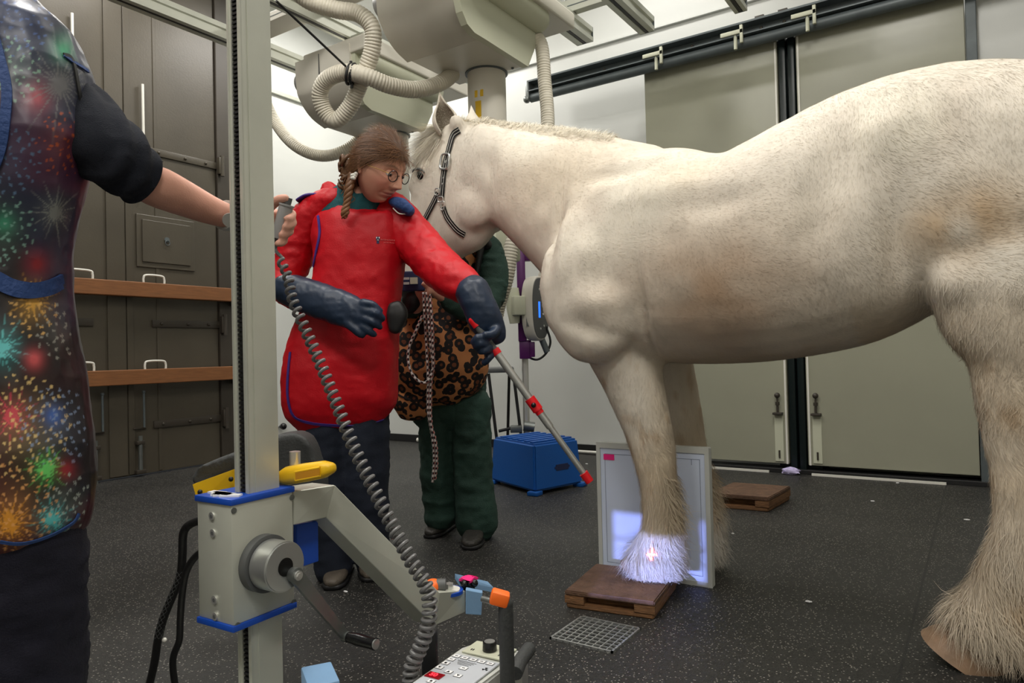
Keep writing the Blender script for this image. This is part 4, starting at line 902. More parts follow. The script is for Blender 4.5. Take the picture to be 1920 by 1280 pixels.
# shoulder flap and turned-up collar
b = MB(); b.loft(pl([(735, 378, 2.62, .012, .02), (752, 384, 2.61, .024, .05), (768, 396, 2.62, .020, .055)]), None, 20, 3); fm = organic(b, .005, 3); wrinkle(fm, .003, 60); fp = link('shoulder_flap', fm, M['bluebind'], WO)
b = MB().tube([Vector(p) for p in spline([Zp(737, 390, 2.585), Zp(748, 400, 2.58), Zp(762, 401, 2.585)], 5)], .0022, 6); b.build('stitching', M['whitep'], fp)
b = MB(); b.loft(pl([(628, 392, 2.70, .075, .03), (618, 366, 2.71, .055, .022), (614, 345, 2.72, .020, .012)]), None, 20, 2.2); cm = organic(b, .006, 3); wrinkle(cm, .004, 30); link('collar', cm, M['red'], WO)
b = MB(); b.loft(pl([(560, 378, 2.71, .006, .04), (578, 370, 2.71, .008, .05), (600, 368, 2.71, .008, .05)]), None, 16, 3); cm = organic(b, .0045, 2); link('shoulder_strap', cm, M['purple'], WO)
# crest and small print on the chest (illegible in the photo)
def decal(tr, px, py, w_, h_, m, par, name, th=.0012):
    P = [cast(tr, px+a, py+b_, .0)[0] for a, b_ in ((-w_/2, -h_/2), (w_/2, -h_/2), (w_/2, h_/2), (-w_/2, h_/2))]
    if any(p is None for p in P): return
    nn = cast(tr, px, py, 0)[1]; return MB().prism([p+nn*.001 for p in P], nn*th).build(name, M[m], par, smooth=False)
decal(at, 708.5, 447, 7, 7, 'navyprint', apron, 'crest'); decal(at, 708.5, 453.5, 4.5, 6, 'navyprint', apron, 'crest'); decal(at, 706.2, 445.5, 2, 2.6, 'lens', apron, 'crest_mark'); decal(at, 710.8, 445.5, 2, 2.6, 'lens', apron, 'crest_mark'); decal(at, 708.5, 449.8, 3.4, 1.8, 'unitg', apron, 'crest_mark'); decal(at, 708.5, 453.4, 2.2, 2.2, 'lens', apron, 'crest_mark')
x = 714
for i, wd in enumerate((2.2, 2, 1, 2.2, 2, 2, 2, 2.2, 2, 2.2)):
    decal(at, x+wd/2, 449+i*.18, wd, .8, 'lightred', apron, 'small_lettering'); decal(at, x+wd*.2, 449+i*.18, .6, 3.2, 'lightred', apron, 'small_lettering'); x += wd+1.1
x = 720
for i in range(8): decal(at, x, 454.6+i*.15, 1.2, 1.6, 'lightred', apron, 'small_lettering'); x += 3
# belt pouch
b = MB().loft(pl([(742, 572, 2.60, .030, .02), (745, 590, 2.60, .040, .025), (740, 618, 2.60, .022, .02)]), None, 16, 3); link('belt_pouch', organic(b, .005, 2), M['black'], WO)
# trousers and shoes
tr_ = pmb([(608, 765, 2.70, .092, .10), (610, 840, 2.70, .088, .09), (612, 910, 2.70, .082, .08), (616, 980, 2.71, .070, .075), (622, 1040, 2.72, .064, .075), (626, 1068, 2.72, .066, .078)],
          [(682, 765, 2.72, .092, .10), (684, 840, 2.72, .088, .09), (686, 910, 2.73, .084, .08), (694, 970, 2.75, .068, .075), (697, 1030, 2.78, .062, .070), (700, 1058, 2.79, .062, .070)], n=24)
tm = organic(tr_, .011, 4); wrinkle(tm, .010, 9, (1, 1, 1.2), 8); wrinkle(tm, .004, 24, (1, 1, 2), 9); link('trousers', tm, M['jeansb'], WO)
def shoe(px, py, hd, L=.27, W=.05, m='shoe', par=None, h=.07, name='shoe', sole='black'):
    p = fl(px, py); f_ = Vector(hd); f_.z = 0; f_.normalize(); heel = p-f_*L*.72; b = MB()
    st = [(0, .030, .040, .050), (.12, .038, .045, .062), (.3, .036, .042, .060), (.5, .040, .048, .050), (.72, .044, .052, .040), (.88, .040, .046, .032), (1, .026, .03, .024)]
    b.loft([((heel+f_*L*t+UP*(hh*.55+.012)), ww*W/.05, hh*.62) for t, ww, _, hh in st], UP, 20, 2.3); b.loft([(heel+f_*L*.12+UP*.05, .036, .042), (heel+f_*L*.12+UP*.12, .034, .04)], f_, 16)
    o = link(name, organic(b, .006, 3), M[m], par)
    s_ = MB(); s_.loft([((heel+f_*L*t+UP*.010), ww*W/.05+.004, .010) for t, ww, _, hh in st], UP, 20, 3); s_.build('sole', M[sole], o)
shoe(630, 1094, BK+RT*.05, par=WO); shoe(694, 1080, BK+RT*.25, par=WO)
# gauntlets
def glove(cuff, fingers, thumb, par, vox=.0055, seed=3):
    b = pmb(cuff, n=28, power=2.2)
    for f_ in fingers+[thumb]: b.loft(pl(f_), None, 14)
    m_ = organic(b, vox, 3); wrinkle(m_, .004, 22, (1, 1, 1), seed); return link('gauntlet', m_, M['navyglove'], par)
D0 = 2.46
glove([(537, 541, 2.56, .052, .060), (560, 549, 2.53, .060, .060), (595, 562, 2.50, .062, .052), (630, 574, 2.47, .062, .044), (655, 584, 2.45, .058, .036), (678, 592, 2.44, .052, .026)],
      [[(680, 568, D0-.03, .015, .014), (697, 571, D0-.035, .014, .013), (713, 583, D0-.02, .0115, .012)], [(682, 582, D0-.035, .015, .014), (702, 587, D0-.04, .014, .013), (718, 598, D0-.02, .0115, .012)],
       [(680, 596, D0-.035, .015, .014), (700, 604, D0-.04, .014, .013), (713, 613, D0-.02, .0115, .012)], [(674, 608, D0-.03, .014, .013), (690, 619, D0-.035, .013, .012), (702, 627, D0-.02, .011, .011)]],
      [(650, 604, D0-.03, .016, .016), (666, 618, D0-.035, .014, .014), (680, 628, D0-.03, .012, .012)], WO, seed=3)
# pole first: from hidden in the fist to the panel
pa, pb = Zp(889, 603, 2.42), Zp(1106, 903, 2.40)
def pp(t): return pa.lerp(pb, t)
G1 = 2.42
glove([(884, 543, 2.47, .060, .060), (898, 572, 2.45, .058, .055), (910, 600, 2.445, .058, .046), (921, 620, 2.45, .050, .032), (924, 636, 2.45, .044, .026)],
      [[(905, 634, G1-.035, .014, .014), (896, 633, G1-.05, .013, .013), (888, 641, G1-.035, .0115, .012)], [(912, 642, G1-.03, .014, .014), (900, 645, G1-.05, .013, .013), (892, 651, G1-.035, .0115, .012)],
       [(918, 652, G1-.02, .014, .014), (908, 657, G1-.04, .013, .013), (900, 660, G1-.03, .0115, .012)], [(922, 660, G1-.0, .014, .014), (916, 672, G1-.02, .013, .013), (908, 680, G1-.01, .011, .012)]],
      [(930, 618, G1, .017, .017), (922, 628, G1-.035, .015, .015), (910, 628, G1-.05, .013, .013)], WO, seed=7)
PO = thing('pole', 'telescopic silver pole with red caps and collar held by the person in red', 'pole', pb)
MB().cyl(pp(.19), pp(.66), .0135, n=24).build('upper_tube', M['alu_b'], PO); MB().cyl(pp(.60), pp(.96), .0105, n=24).build('lower_tube', M['alu_b'], PO)
MB().cyl(pp(.0), pp(.19), .0125, n=20).build('grip', M['dgrey'], PO); MB().cyl(pp(-.01), pp(.03), .0155, n=20).sph(pp(-.01), .0155).build('end_cap', M['redp'], PO)
MB().cyl(pp(.175), pp(.205), .0165, n=20).build('grip_ring', M['redp'], PO)
cl = MB().cyl(pp(.48), pp(.555), .0185, n=24).cyl(pp(.555), pp(.575), .0145, n=24).build('clamp_collar', M['redp'], PO); MB().sph(pp(.52)+BK*.016-GR*.002, .009).build('release_button', M['blackg'], cl)
MB().cyl(pp(.945), pp(1.0), .0155, .0145, n=24).build('tip_cap', M['redp'], PO)
# ---------------------------------------------------------------- handler in the leopard apron
HD = 3.28
HN = thing('person', 'person in dark green scrubs and a leopard print apron standing behind the horse head', 'person', fl(850, 1010))
h2, T2, A2_ = make_head(Zp(858, 374, 3.40), BK*.9-RT*.3-UPC*.1, UPC, .98)
bd = pmb([(856, 400, 3.40, .05, .05), (852, 425, 3.40, .055, .055), (850, 445, 3.38, .10, .07)], [(848, 455, 3.36, .16, .09), (842, 540, 3.34, .14, .10), (836, 620, 3.34, .13, .09), (835, 700, 3.34, .16, .11), (840, 770, 3.34, .15, .10)],
         [(820, 770, 3.34, .07, .075), (822, 880, 3.34, .055, .06), (822, 970, 3.36, .04, .04)], [(878, 770, 3.32, .07, .075), (886, 880, 3.30, .055, .06), (890, 990, 3.28, .04, .04)],
         [(905, 460, 3.34, .05, .05), (925, 530, 3.24, .042, .042), (885, 575, 3.12, .036, .036), (835, 556, 3.03, .030, .030), (815, 543, 3.01, .03, .024)], [(785, 470, 3.34, .05, .05), (765, 540, 3.26, .042, .042), (775, 580, 3.12, .036, .036), (790, 548, 3.04, .03, .024)])
for k, (fx, fy) in enumerate(((797, 533), (800, 539), (801, 545), (800, 551))): bd.loft(pl([(812-k, 536+k*4, 2.995, .011, .011), (805, fy-1, 2.975, .010, .010), (fx, fy+2, 2.985, .009, .009)]), None, 10)
bd.loft(pl([(808, 530, 3.0, .013, .013), (800, 528, 2.98, .011, .011), (792, 533, 2.975, .010, .010)]), None, 10)
bm2 = organic(bd, .009, 3); setcol(bm2, SK*.9); b2 = link('body', join(bm2, h2), M['skin'], HN); b2.data.materials.clear(); b2.data.materials.append(M['skin'])
eyes(T2, A2_, HN, .3, .98); k2 = skull(T2, A2_, HN)
gs = pmb([(850, 428, 3.38, .07, .065), (850, 446, 3.36, .16, .09), (846, 480, 3.36, .20, .11), (842, 560, 3.35, .18, .12), (840, 660, 3.35, .17, .12), (842, 780, 3.35, .18, .12)],
         [(893, 448, 3.34, .062, .07), (912, 470, 3.32, .072, .075), (922, 505, 3.28, .072, .075), (922, 545, 3.22, .066, .068), (905, 578, 3.14, .058, .060), (870, 578, 3.08, .050, .052), (840, 560, 3.04, .044, .044)], 
         [(792, 455, 3.34, .062, .07), (776, 500, 3.32, .066, .07), (764, 545, 3.26, .06, .065), (770, 575, 3.16, .052, .052), (780, 565, 3.09, .045, .045)])
gm = organic(gs, .009, 4); wrinkle(gm, .008, 14, (1, 1, 1.8), 14); wrinkle(gm, .003, 40, (1, 1, 2), 15); link('tunic', gm, M['green'], HN)
lp = MB(); lp.loft(pl([(848, 446, 3.30, .06, .05), (850, 460, 3.29, .105, .08), (850, 490, 3.28, .115, .10), (846, 540, 3.28, .12, .115), (838, 590, 3.27, .165, .13), (828, 640, 3.26, .205, .15), (826, 690, 3.26, .220, .155), (830, 722, 3.26, .205, .12)]), None, 36, 2.4)
lp.loft(pl([(772, 700, 3.26, .06, .06), (775, 745, 3.25, .095, .08), (777, 765, 3.25, .080, .07)]), None, 24, 2.4)
lm = organic(lp, .010, 4); wrinkle(lm, .010, 8, (1, 1, .7), 21); wrinkle(lm, .003, 24, (1, 1, 1), 22); lea = link('apron', lm, M['leopard'], HN); lt = bvh(lea)
trim([(742, 660), (738, 700), (742, 735), (770, 750)], .008, 'edge_binding', 'black', lea, lt)
b = MB(); b.loft(pl([(872, 440, 3.22, .02, .03), (893, 443, 3.24, .035, .06), (910, 458, 3.27, .028, .06)]), None, 18, 2.6); link('shoulder_strap', organic(b, .006, 3), M['black'], HN)
b = MB(); b.loft(pl([(905, 455, 3.25, .018, .05), (896, 500, 3.22, .014, .05), (890, 560, 3.20, .014, .05)]), None, 18, 2.6); link('apron_edge', organic(b, .006, 3), M['black'], HN)
tr_ = pmb([(822, 755, 3.33, .088, .10), (820, 830, 3.33, .082, .09), (822, 900, 3.34, .078, .085), (826, 955, 3.35, .076, .08), (828, 968, 3.35, .078, .082)],
          [(882, 755, 3.31, .092, .10), (884, 830, 3.30, .088, .095), (888, 900, 3.29, .086, .09), (893, 960, 3.27, .088, .09), (894, 985, 3.27, .090, .092)], n=24)
tm = organic(tr_, .010, 4); wrinkle(tm, .012, 10, (1, 1, 1.3), 31); wrinkle(tm, .004, 26, (1, 1, 1.8), 32); link('trousers', tm, M['green'], HN)
shoe(818, 1002, BK-RT*.35, .27, .05, 'boot', HN, name='boot'); shoe(886, 1022, BK-RT*.1, .28, .054, 'boot', HN, name='boot')
bdg = MB().box(Zp(770, 527, 3.02), (.12, .012, .085), frame(GR, None, UP), .004)
bg = tag(bdg.build('label_pouch', M['navyprint'], smooth=False), 'small dark blue pouch with a pale label held against the leopard apron', 'pouch')
MB().box(Zp(776, 526, 3.005), (.032, .003, .028), frame(GR, None, UP)).build('pale_label', M['unitg'], bg, smooth=False)
for i in range(2): MB().box(Zp(762, 522+i*9, 3.005), (.024, .003, .010), frame(GR, None, UP)).build('printed_strip', M['lgrey'], bg, smooth=False)
b = MB().loft(pl([(763, 545, 3.07, .03, .03), (772, 560, 3.05, .045, .03), (765, 580, 3.06, .03, .025)]), None, 16); tag(link('black_glove', organic(b, .006, 2), M['black'], None), 'black glove crumpled in the hand of the person in the leopard apron', 'glove')
# lead rope
LR = thing('lead_rope', 'black, white and pink plaited lead rope hanging in front of the leopard apron', 'rope', Zp(812, 905, 2.98))
def rope(px, d, r=.0065):
    pts = [Vector(p) for p in spline([Zp(a, b_, dd) for a, b_, dd in px], 12)]; Ln = [0]
    for a, b_ in zip(pts, pts[1:]): Ln.append(Ln[-1]+(b_-a).length)
    N_ = int(Ln[-1]/.004); P = []; j = 0
    for i in range(N_):
        s = Ln[-1]*i/N_
        while Ln[j+1] < s: j += 1
        P.append(pts[j].lerp(pts[j+1], (s-Ln[j])/max(Ln[j+1]-Ln[j], 1e-9)))
    rr = [r*(1+.12*math.sin(i*1.4)) for i in range(len(P))]; m_ = MB().tube(P, rr, 8).mesh(True, 180); c = []
    B_, W_, K_ = np.array(lin((26, 18, 20))), np.array(lin((236, 224, 218))), np.array(lin((214, 120, 110)))
    for i in range(len(P)):
        for k in range(8):
            q = (i//3+k//2) % 2; c.append(B_ if q else (W_ if k % 4 < 3 else K_))
    setcol(m_, np.array(c)[:len(m_.vertices)]); return link('rope_strand', m_, M['attr'], LR)
rope([(794, 548, 2.98), (797, 600, 2.99), (800, 650, 3.0), (803, 710, 3.0), (803, 770, 3.0), (811, 820, 3.02), (814, 860, 3.05), (811, 905, 3.08)], 0)
rope([(800, 548, 2.98), (804, 600, 2.98), (808, 650, 2.985), (812, 690, 2.99), (808, 720, 2.99), (808, 790, 3.0), (817, 830, 3.02), (819, 870, 3.05), (815, 900, 3.08)], 0)
rope([(806, 550, 2.98), (810, 600, 2.975), (812, 650, 2.98), (812, 690, 2.985), (800, 716, 2.985), (782, 712, 2.985), (768, 690, 2.985), (766, 655, 2.985), (780, 620, 2.98), (793, 590, 2.975)], 0)
# ---------------------------------------------------------------- person at the left edge
FP = thing('person', 'person at the left edge in a firework print apron, holding out a hand switch', 'person', Zp(-30, 1280, 1.42)*1)
FP.location.z = 0
h3, T3, A3 = make_head(Zp(-60, -190, 1.42), RT*.9+BK*.1-UPC*.1, UPC, 1.0)
Rm, rd = 1.70, .0145      # remote
rt_, rb_ = Zp(537, 386, Rm-.02), Zp(521, 446, Rm-.01)
bd = pmb([(-55, -100, 1.42, .05, .055), (-45, -40, 1.42, .055, .06), (-40, 10, 1.42, .10, .07)],
         [(-35, 60, 1.42, .15, .09), (-35, 200, 1.42, .15, .10), (-40, 400, 1.42, .12, .09), (-35, 550, 1.42, .12, .09), (-30, 800, 1.42, .14, .10), (-35, 1000, 1.42, .13, .10)],
         [(-100, 1000, 1.42, .07, .07), (-90, 1400, 1.42, .05, .05)], [(50, 1000, 1.42, .07, .07), (60, 1400, 1.42, .05, .05)],
         [(60, 190, 1.45, .045, .045), (150, 232, 1.45, .042, .042), (222, 292, 1.45, .044, .044), (262, 335, 1.48, .040, .040), (300, 352, 1.52, .044, .044), (345, 372, 1.58, .040, .041), (390, 392, 1.64, .034, .036), (430, 406, 1.69, .029, .033), (462, 412, 1.72, .032, .028), (492, 414, 1.74, .040, .022), (510, 418, 1.745, .040, .018)], n=24)
# fingers wrap round the far side of the switch; thumb on its button
R_ = Rm
for k, (x0, y0, x1, y1, x2, y2) in enumerate(((520, 404, 547, 401, 541, 409), (516, 417, 548, 417, 538, 424), (512, 431, 542, 433, 531, 439), (508, 444, 531, 450, 524, 456))):
    bd.loft(pl([(x0, y0-3, R_+.035, .0115, .012), ((x0+x1)/2, (y0+y1)/2-2, R_+.038, .011, .011), (x1-1, y1-1, R_+.022, .0108, .0108), (x1+1, y1+2, R_-.006, .010, .010), (x2+2, y2, R_-.026, .0095, .0095), (x2-5, y2+1, R_-.036, .008, .008)]), None, 14)
bd.loft(pl([(492, 398, R_+.02, .016, .016), (508, 385, R_-.005, .0135, .0135), (524, 374, R_-.025, .0115, .0115), (537, 371, R_-.03, .0095, .0095)]), None, 14)
bm3 = organic(bd, .0050, 3); c3 = getco(bm3)
sk3 = np.tile(np.array(lin((212, 158, 138))), (len(c3), 1)); q = vn(c3, 40, 3)[:, None]; sk3 = sk3*(.93+.14*q); setcol(bm3, sk3)
b3 = link('body', join(bm3, h3), M['skin'], FP); b3.data.materials.clear(); b3.data.materials.append(M['skin']); skull(T3, A3, FP); eyes(T3, A3, FP, .3)
nb = MB()
b_, = (None,)
wd_ = (Zp(440, 409, 1.70)-Zp(420, 402, 1.675)).normalized()
MB().loft([(Zp(425, 404, 1.683)-wd_*.006, .036, .040), (Zp(425, 404, 1.683)+wd_*.006, .036, .040)], None, 28, 2.2, False).build('watch_strap', M['lgrey'], FP)
MB().cyl(Zp(430, 412, 1.64), Zp(431, 413, 1.63), .016, n=24).build('watch_face', M['alu_b'], FP)
# navy sleeve
sl = pmb([(112, 182, 1.48, .066, .06), (142, 222, 1.46, .078, .065), (180, 262, 1.45, .078, .070), (218, 294, 1.45, .070, .066), (248, 320, 1.47, .061, .058), (276, 344, 1.50, .056, .055)])
sm = organic(sl, .006, 2)
bm_ = bmesh.new(); bm_.from_mesh(sm); pc = Zp(270, 340, 1.475); pn = (Zp(300, 352, 1.52)-Zp(248, 325, 1.45)).normalized()
bmesh.ops.bisect_plane(bm_, geom=bm_.verts[:]+bm_.edges[:]+bm_.faces[:], plane_co=pc, plane_no=pn, clear_outer=True); bm_.to_mesh(sm); bm_.free()
c = getco(sm); n_ = getno(sm); ax_ = v3(pn); s_ = c@ax_; f_ = np.sin(s_*150+8*vn(c, 9, 2))*.004*sstep(s_, s_.max()-.25, s_.max()-.03); setco(sm, c+n_*f_[:, None]); wrinkle(sm, .0022, 26, (1, 1, 1), 3)
sv = link('sleeve', sm, M['navy'], FP); so = sv.modifiers.new('s', 'SOLIDIFY'); so.thickness = .003
# trousers
tr_ = pmb([(-105, 900, 1.42, .105, .115), (-100, 1100, 1.42, .095, .105), (-95, 1300, 1.42, .085, .095), (-90, 1420, 1.43, .07, .08)], [(40, 880, 1.42, .110, .115), (44, 1000, 1.42, .108, .11), (48, 1120, 1.42, .100, .105), (56, 1250, 1.43, .096, .098), (60, 1420, 1.44, .085, .09)], n=28)
tm = organic(tr_, .008, 4); wrinkle(tm, .012, 9, (1, 1, 1.2), 41); wrinkle(tm, .004, 26, (1, 1, 1.6), 42); link('trousers', tm, M['jeans'], FP)
# apron with the firework print
ap = MB()
ap.loft(pl([(-35, 40, 1.42, .13, .09), (-30, 80, 1.42, .168, .115), (-30, 140, 1.42, .195, .125), (-30, 230, 1.41, .195, .135), (-35, 320, 1.41, .190, .135), (-38, 400, 1.41, .172, .13), (-38, 470, 1.41, .156, .125), (-38, 530, 1.41, .152, .125)]), None, 44, 2.4)
ap.loft(pl([(-38, 520, 1.41, .152, .128), (-36, 560, 1.41, .152, .13), (-34, 640, 1.41, .162, .135), (-30, 730, 1.41, .175, .14), (-28, 820, 1.41, .184, .142), (-26, 900, 1.41, .190, .142), (-26, 950, 1.41, .186, .14), (-30, 985, 1.41, .168, .13), (-34, 1010, 1.41, .13, .11)]), None, 44, 2.4)
am = organic(ap, .0032, 6); wrinkle(am, .010, 6, (1, 1, .8), 51); wrinkle(am, .003, 18, (1, 1, .8), 52)
c = getco(am); q = c-v3(CAM); zz = q@v3(FW); u = 960+F*(q@v3(RT))/zz; v = 640+F*(q@v3(DN))/zz; front = zz < 1.41+.02
# the print: star bursts, rays and scattered sparks laid out over the cloth
base = np.tile(np.array(lin((26, 22, 27))), (len(c), 1)); n1 = vn(c, 7, 61); n2 = vn(c, 16, 62)
base += np.array(lin((70, 22, 30)))*(sstep(n1, .5, .8)*.9)[:, None]+np.array(lin((20, 34, 64)))*(sstep(vn(c, 6, 63), .5, .8)*.8)[:, None]
bursts = [(70, 182, 60, (226, 96, 110), 'glow'), (120, 270, 55, (236, 110, 50), 'dots'), (112, 158, 110, (150, 150, 150), 'rays'), (20, 128, 60, (170, 220, 190), 'dots'), (104, 398, 62, (180, 184, 176), 'rays'), (8, 418, 46, (50, 176, 130), 'glow'), (10, 430, 62, (160, 214, 196), 'dots'), (70, 495, 55, (190, 40, 48), 'glow'), (30, 30, 70, (84, 120, 190), 'dots'),
          (20, 300, 60, (110, 150, 190), 'dots'), (62, 562, 55, (236, 176, 70), 'rays'), (60, 580, 50, (240, 190, 110), 'dots'), (2, 652, 62, (110, 214, 214), 'rays'), (64, 674, 40, (226, 96, 100), 'glow'), (24, 780, 60, (236, 40, 96), 'rays'), (40, 800, 95, (248, 214, 140), 'dots'), (100, 780, 40, (60, 110, 200), 'glow'), (105, 800, 70, (140, 160, 190), 'dots'),
          (88, 880, 48, (120, 236, 120), 'rays'), (124, 880, 40, (170, 40, 50), 'glow'), (98, 974, 56, (90, 210, 210), 'rays'), (18, 980, 62, (250, 170, 50), 'rays'), (30, 950, 80, (248, 180, 110), 'dots'), (130, 940, 50, (180, 190, 180), 'dots'), (110, 620, 50, (160, 160, 150), 'dots'), (120, 90, 50, (90, 200, 150), 'glow'), (-90, 300, 80, (120, 90, 200), 'rays'), (-110, 700, 80, (240, 120, 60), 'rays'), (-80, 900, 70, (90, 200, 120), 'rays')]
for i, (bx, by, R0, colr, kind) in enumerate(bursts):
    dx, dy = u-bx, v-by; r_ = np.hypot(dx, dy*.92)+1e-6; th = np.arctan2(dy, dx); colr = np.array(lin(colr)); nr = 26+(i*7) % 14
    if kind == 'glow': a = np.exp(-(r_/(R0*.45))**2)*.8+.45*np.exp(-(r_/8)**2)
    elif kind == 'rays':
        k = np.round(th/(2*math.pi)*nr); ang = np.abs(th-k*2*math.pi/nr)*r_; ln_ = R0*(.65+.35*np.sin(k*2.7+i)); a = (ang < (.9+r_*.006))*(r_ < ln_)*np.clip(1.15-r_/ln_, 0, 1)+np.exp(-(r_/(R0*.14))**2)+.35*np.exp(-(r_/(R0*.5))**2)
    else:
        rg = np.round(r_/11); tn_ = np.maximum(5, np.round(rg*3.6)); k = np.round(th/(2*math.pi)*tn_+rg*.37)-rg*.37; ja = 2.6*np.sin(rg*12.9+k*78.2+i); jb = 2.6*np.cos(rg*39.3+k*11.1+i); cx, cy = rg*11*np.cos(k*2*math.pi/tn_)+ja, rg*11*np.sin(k*2*math.pi/tn_)/.92+jb
        ex_, ey_ = dx-cx, dy-cy; rr = np.hypot(ex_, ey_); aa = np.arctan2(ey_, ex_); a = (rr < 2.7*(1+.42*np.cos(5*aa)))*(rg > 0)*(r_ < R0)*.85+.18*np.exp(-(r_/(R0*.6))**2)
    a = np.clip(a, 0, 1)[:, None]*front[:, None]; base = base*(1-a*.8)+colr*a*.8*(.6+.4*(by > 500))
setcol(am, base); apr = link('apron', am, M['print'], FP); ft = bvh(apr)
trim([(-30, 505), (0, 522), (25, 535), (60, 540), (92, 534), (113, 522)], .020, 'waist_binding', 'bluebind', apr, ft, .006)
trim([(-30, 522), (0, 540), (30, 552), (60, 554), (90, 548), (112, 536)], .012, 'waist_binding', 'bluebind', apr, ft, .006)
trim([(146, 962), (138, 976), (118, 990), (92, 1003), (60, 1014), (30, 1018), (0, 1014)], .006, 'hem_binding', 'bluebind', apr, ft)
trim([(-12, 60), (4, 120), (14, 170), (10, 230), (2, 280), (-16, 330)], .016, 'armhole_binding', 'bluebind', apr, ft, .006)
trim([(118, 104), (134, 112), (144, 160), (152, 210), (156, 262)], .008, 'armhole_binding', 'black', apr, ft)
trim([(118, 104), (134, 116), (150, 126), (163, 134)], .008, 'armhole_binding', 'bluebind', apr, ft)
# ================================================================ column stand in the foreground
uu = -GR*.85+GF*.526; vv = GR*.524+GF*.852
Fc = Zp(434, 948, 1.45); FX = Vector((Fc.x, Fc.y, 0)); zt = Fc.z; zb = Zp(440, 1172, 1.45).z
def B(u_, v_, z): return FX+uu*u_+vv*v_+UP*z
Rb = Matrix((uu, vv, UP)).transposed()      # local axes
UL, VL = .114, .158
ST = thing('column_stand', 'tall aluminium column stand with toothed rack, crank box and angled arm in the foreground', 'stand', B(UL/2, VL/2, 0))
def lbox(u0, u1, v0, v1, z0, z1, name, m, par, bev=.0, mb=None, build=True):
    mb = mb or MB(); mb.box(B((u0+u1)/2, (v0+v1)/2, (z0+z1)/2), (abs(u1-u0), abs(v1-v0), abs(z1-z0)), Rb, bev); return mb.build(name, M[m], par, angle=30) if build else mb
cu, cv = UL/2-.0185, .084+.012; hu, hv = .0225, .0395
# column: extrusion with a slot on the left face
zc0, zc1 = .06, 2.6
b = MB(); sec = [(-hu, -hv), (hu, -hv), (hu, hv), (-hu, hv)]
u0, u1, v0, v1 = cu-hu, cu+hu, cv-hv, cv+hv
pts = [(u0, v0), (cu-.010, v0), (cu-.010, v0+.010), (cu+.010, v0+.010), (cu+.010, v0), (u1, v0), (u1, v1), (u0, v1)]
b.prism([B(a, c_, zc0) for a, c_ in pts], (0, 0, zc1-zc0)); col_o = b.build('column', M['alu'], ST, smooth=False)
for e_ in (u0+.003, u1-.003): lbox(e_-.003, e_+.003, v0-.002, v0+.002, zc0, zc1, 'column_edge_bead', 'alu', col_o)
lbox(u0-.0015, u0+.002, v0+.016, v0+.022, zc0, zc1, 'column_edge_bead', 'alu', col_o)
b = MB(); z = zc0+.05
b.box(B(cu, v0+.0085, (zc0+zc1)/2), (.017, .003, zc1-zc0-.04), Rb)
while z < zc1-.05: b.box(B(cu, v0+.005, z), (.017, .0065, .0048), Rb); z += .0098
b.build('toothed_rack', M['black'], ST, smooth=False)
# base out of frame
b = MB(); lbox(-.12, .22, -.2, .13, .0, .06, '', '', None, .01, b, False); b.build('base_plate', M['alu'], ST)
# crank box with blue end plates
lbox(0, UL, 0, VL, zb, zt, 'crank_box', 'alu', ST, .002)
bxo = [o for o in ST.children if o.name.startswith('crank_box')][0]
lbox(-.004, UL+.004, -.004, VL+.004, zt, zt+.013, 'blue_plate', 'bluep', ST, .002); lbox(-.004, UL+.004, -.004, VL+.004, zb-.013, zb, 'blue_plate', 'bluep', ST, .002)
for px, py in ((398, 967), (400, 999), (403, 1124), (404, 1155)):
    p = onp(px, py, 2, 0); 
    d_ = (RT*((px-960)/F)+DN*((py-640)/F)+FW); t = (FX-CAM).dot(vv)/d_.dot(vv); p = CAM+d_*t
    s_ = MB().cyl(p, p-vv*.003, .0085, n=20).build('socket_screw', M['chrome'], bxo); MB().cyl(p-vv*.001, p-vv*.0034, .0045, n=6).build('socket', M['dgrey'], bxo)
for px, py in ((438, 957), (547, 932), (445, 1172), (551, 1128)):
    d_ = (RT*((px-960)/F)+DN*((py-640)/F)+FW); t = (FX-CAM).dot(uu)/d_.dot(uu); p = CAM+d_*t
    MB().cyl(p, p-uu*.002, .0062, n=16).build('flush_screw', M['steel'], bxo)
def onright(px, py, off=0):
    d_ = (RT*((px-960)/F)+DN*((py-640)/F)+FW); t = (FX-uu*off-CAM).dot(uu)/d_.dot(uu); return CAM+d_*t
kc = onright(492, 1054)
MB().cyl(kc, kc-uu*.020, .060, n=48).build('dark_flange', M['dgrey'], ST)
kb = MB().cyl(kc-uu*.020, kc-uu*.072, .052, n=48); bmesh.ops.bevel(kb.bm, geom=[e for e in kb.bm.edges if len(e.link_faces) == 2 and any(len(f.verts) > 8 for f in e.link_faces)], offset=.003, segments=2, affect='EDGES')
kn = kb.build('clutch_knob', M['alu_b'], ST); MB().cyl(kc-uu*.071, kc-uu*.0732, .019, n=32).build('dark_bore', M['blackg'], kn)
ca_ = onright(551, 1077, .077); cb_ = onright(645, 1192, .077)
b = MB(); dr = (cb_-ca_).normalized(); sd_ = dr.cross(uu).normalized()
b.prism([ca_-sd_*.015, ca_+sd_*.015, cb_+sd_*.010, cb_-sd_*.010], -uu*.010).cyl(ca_+uu*.004, ca_-uu*.012, .0155, n=28).cyl(cb_, cb_-uu*.014, .012, n=24); cr_ = b.build('crank_arm', M['steel'], ST)
MB().cyl(ca_-uu*.012, ca_-uu*.016, .010, n=20).cyl(ca_-uu*.014, ca_-uu*.018, .006, n=6).build('crank_screw', M['chrome'], cr_)
hd = cb_-uu*.012; b = MB().loft([(hd, .0105, .0105), (hd-uu*.03, .0135, .0135), (hd-uu*.065, .0125, .0125), (hd-uu*.082, .013, .013)], UP, 24, 2, False)
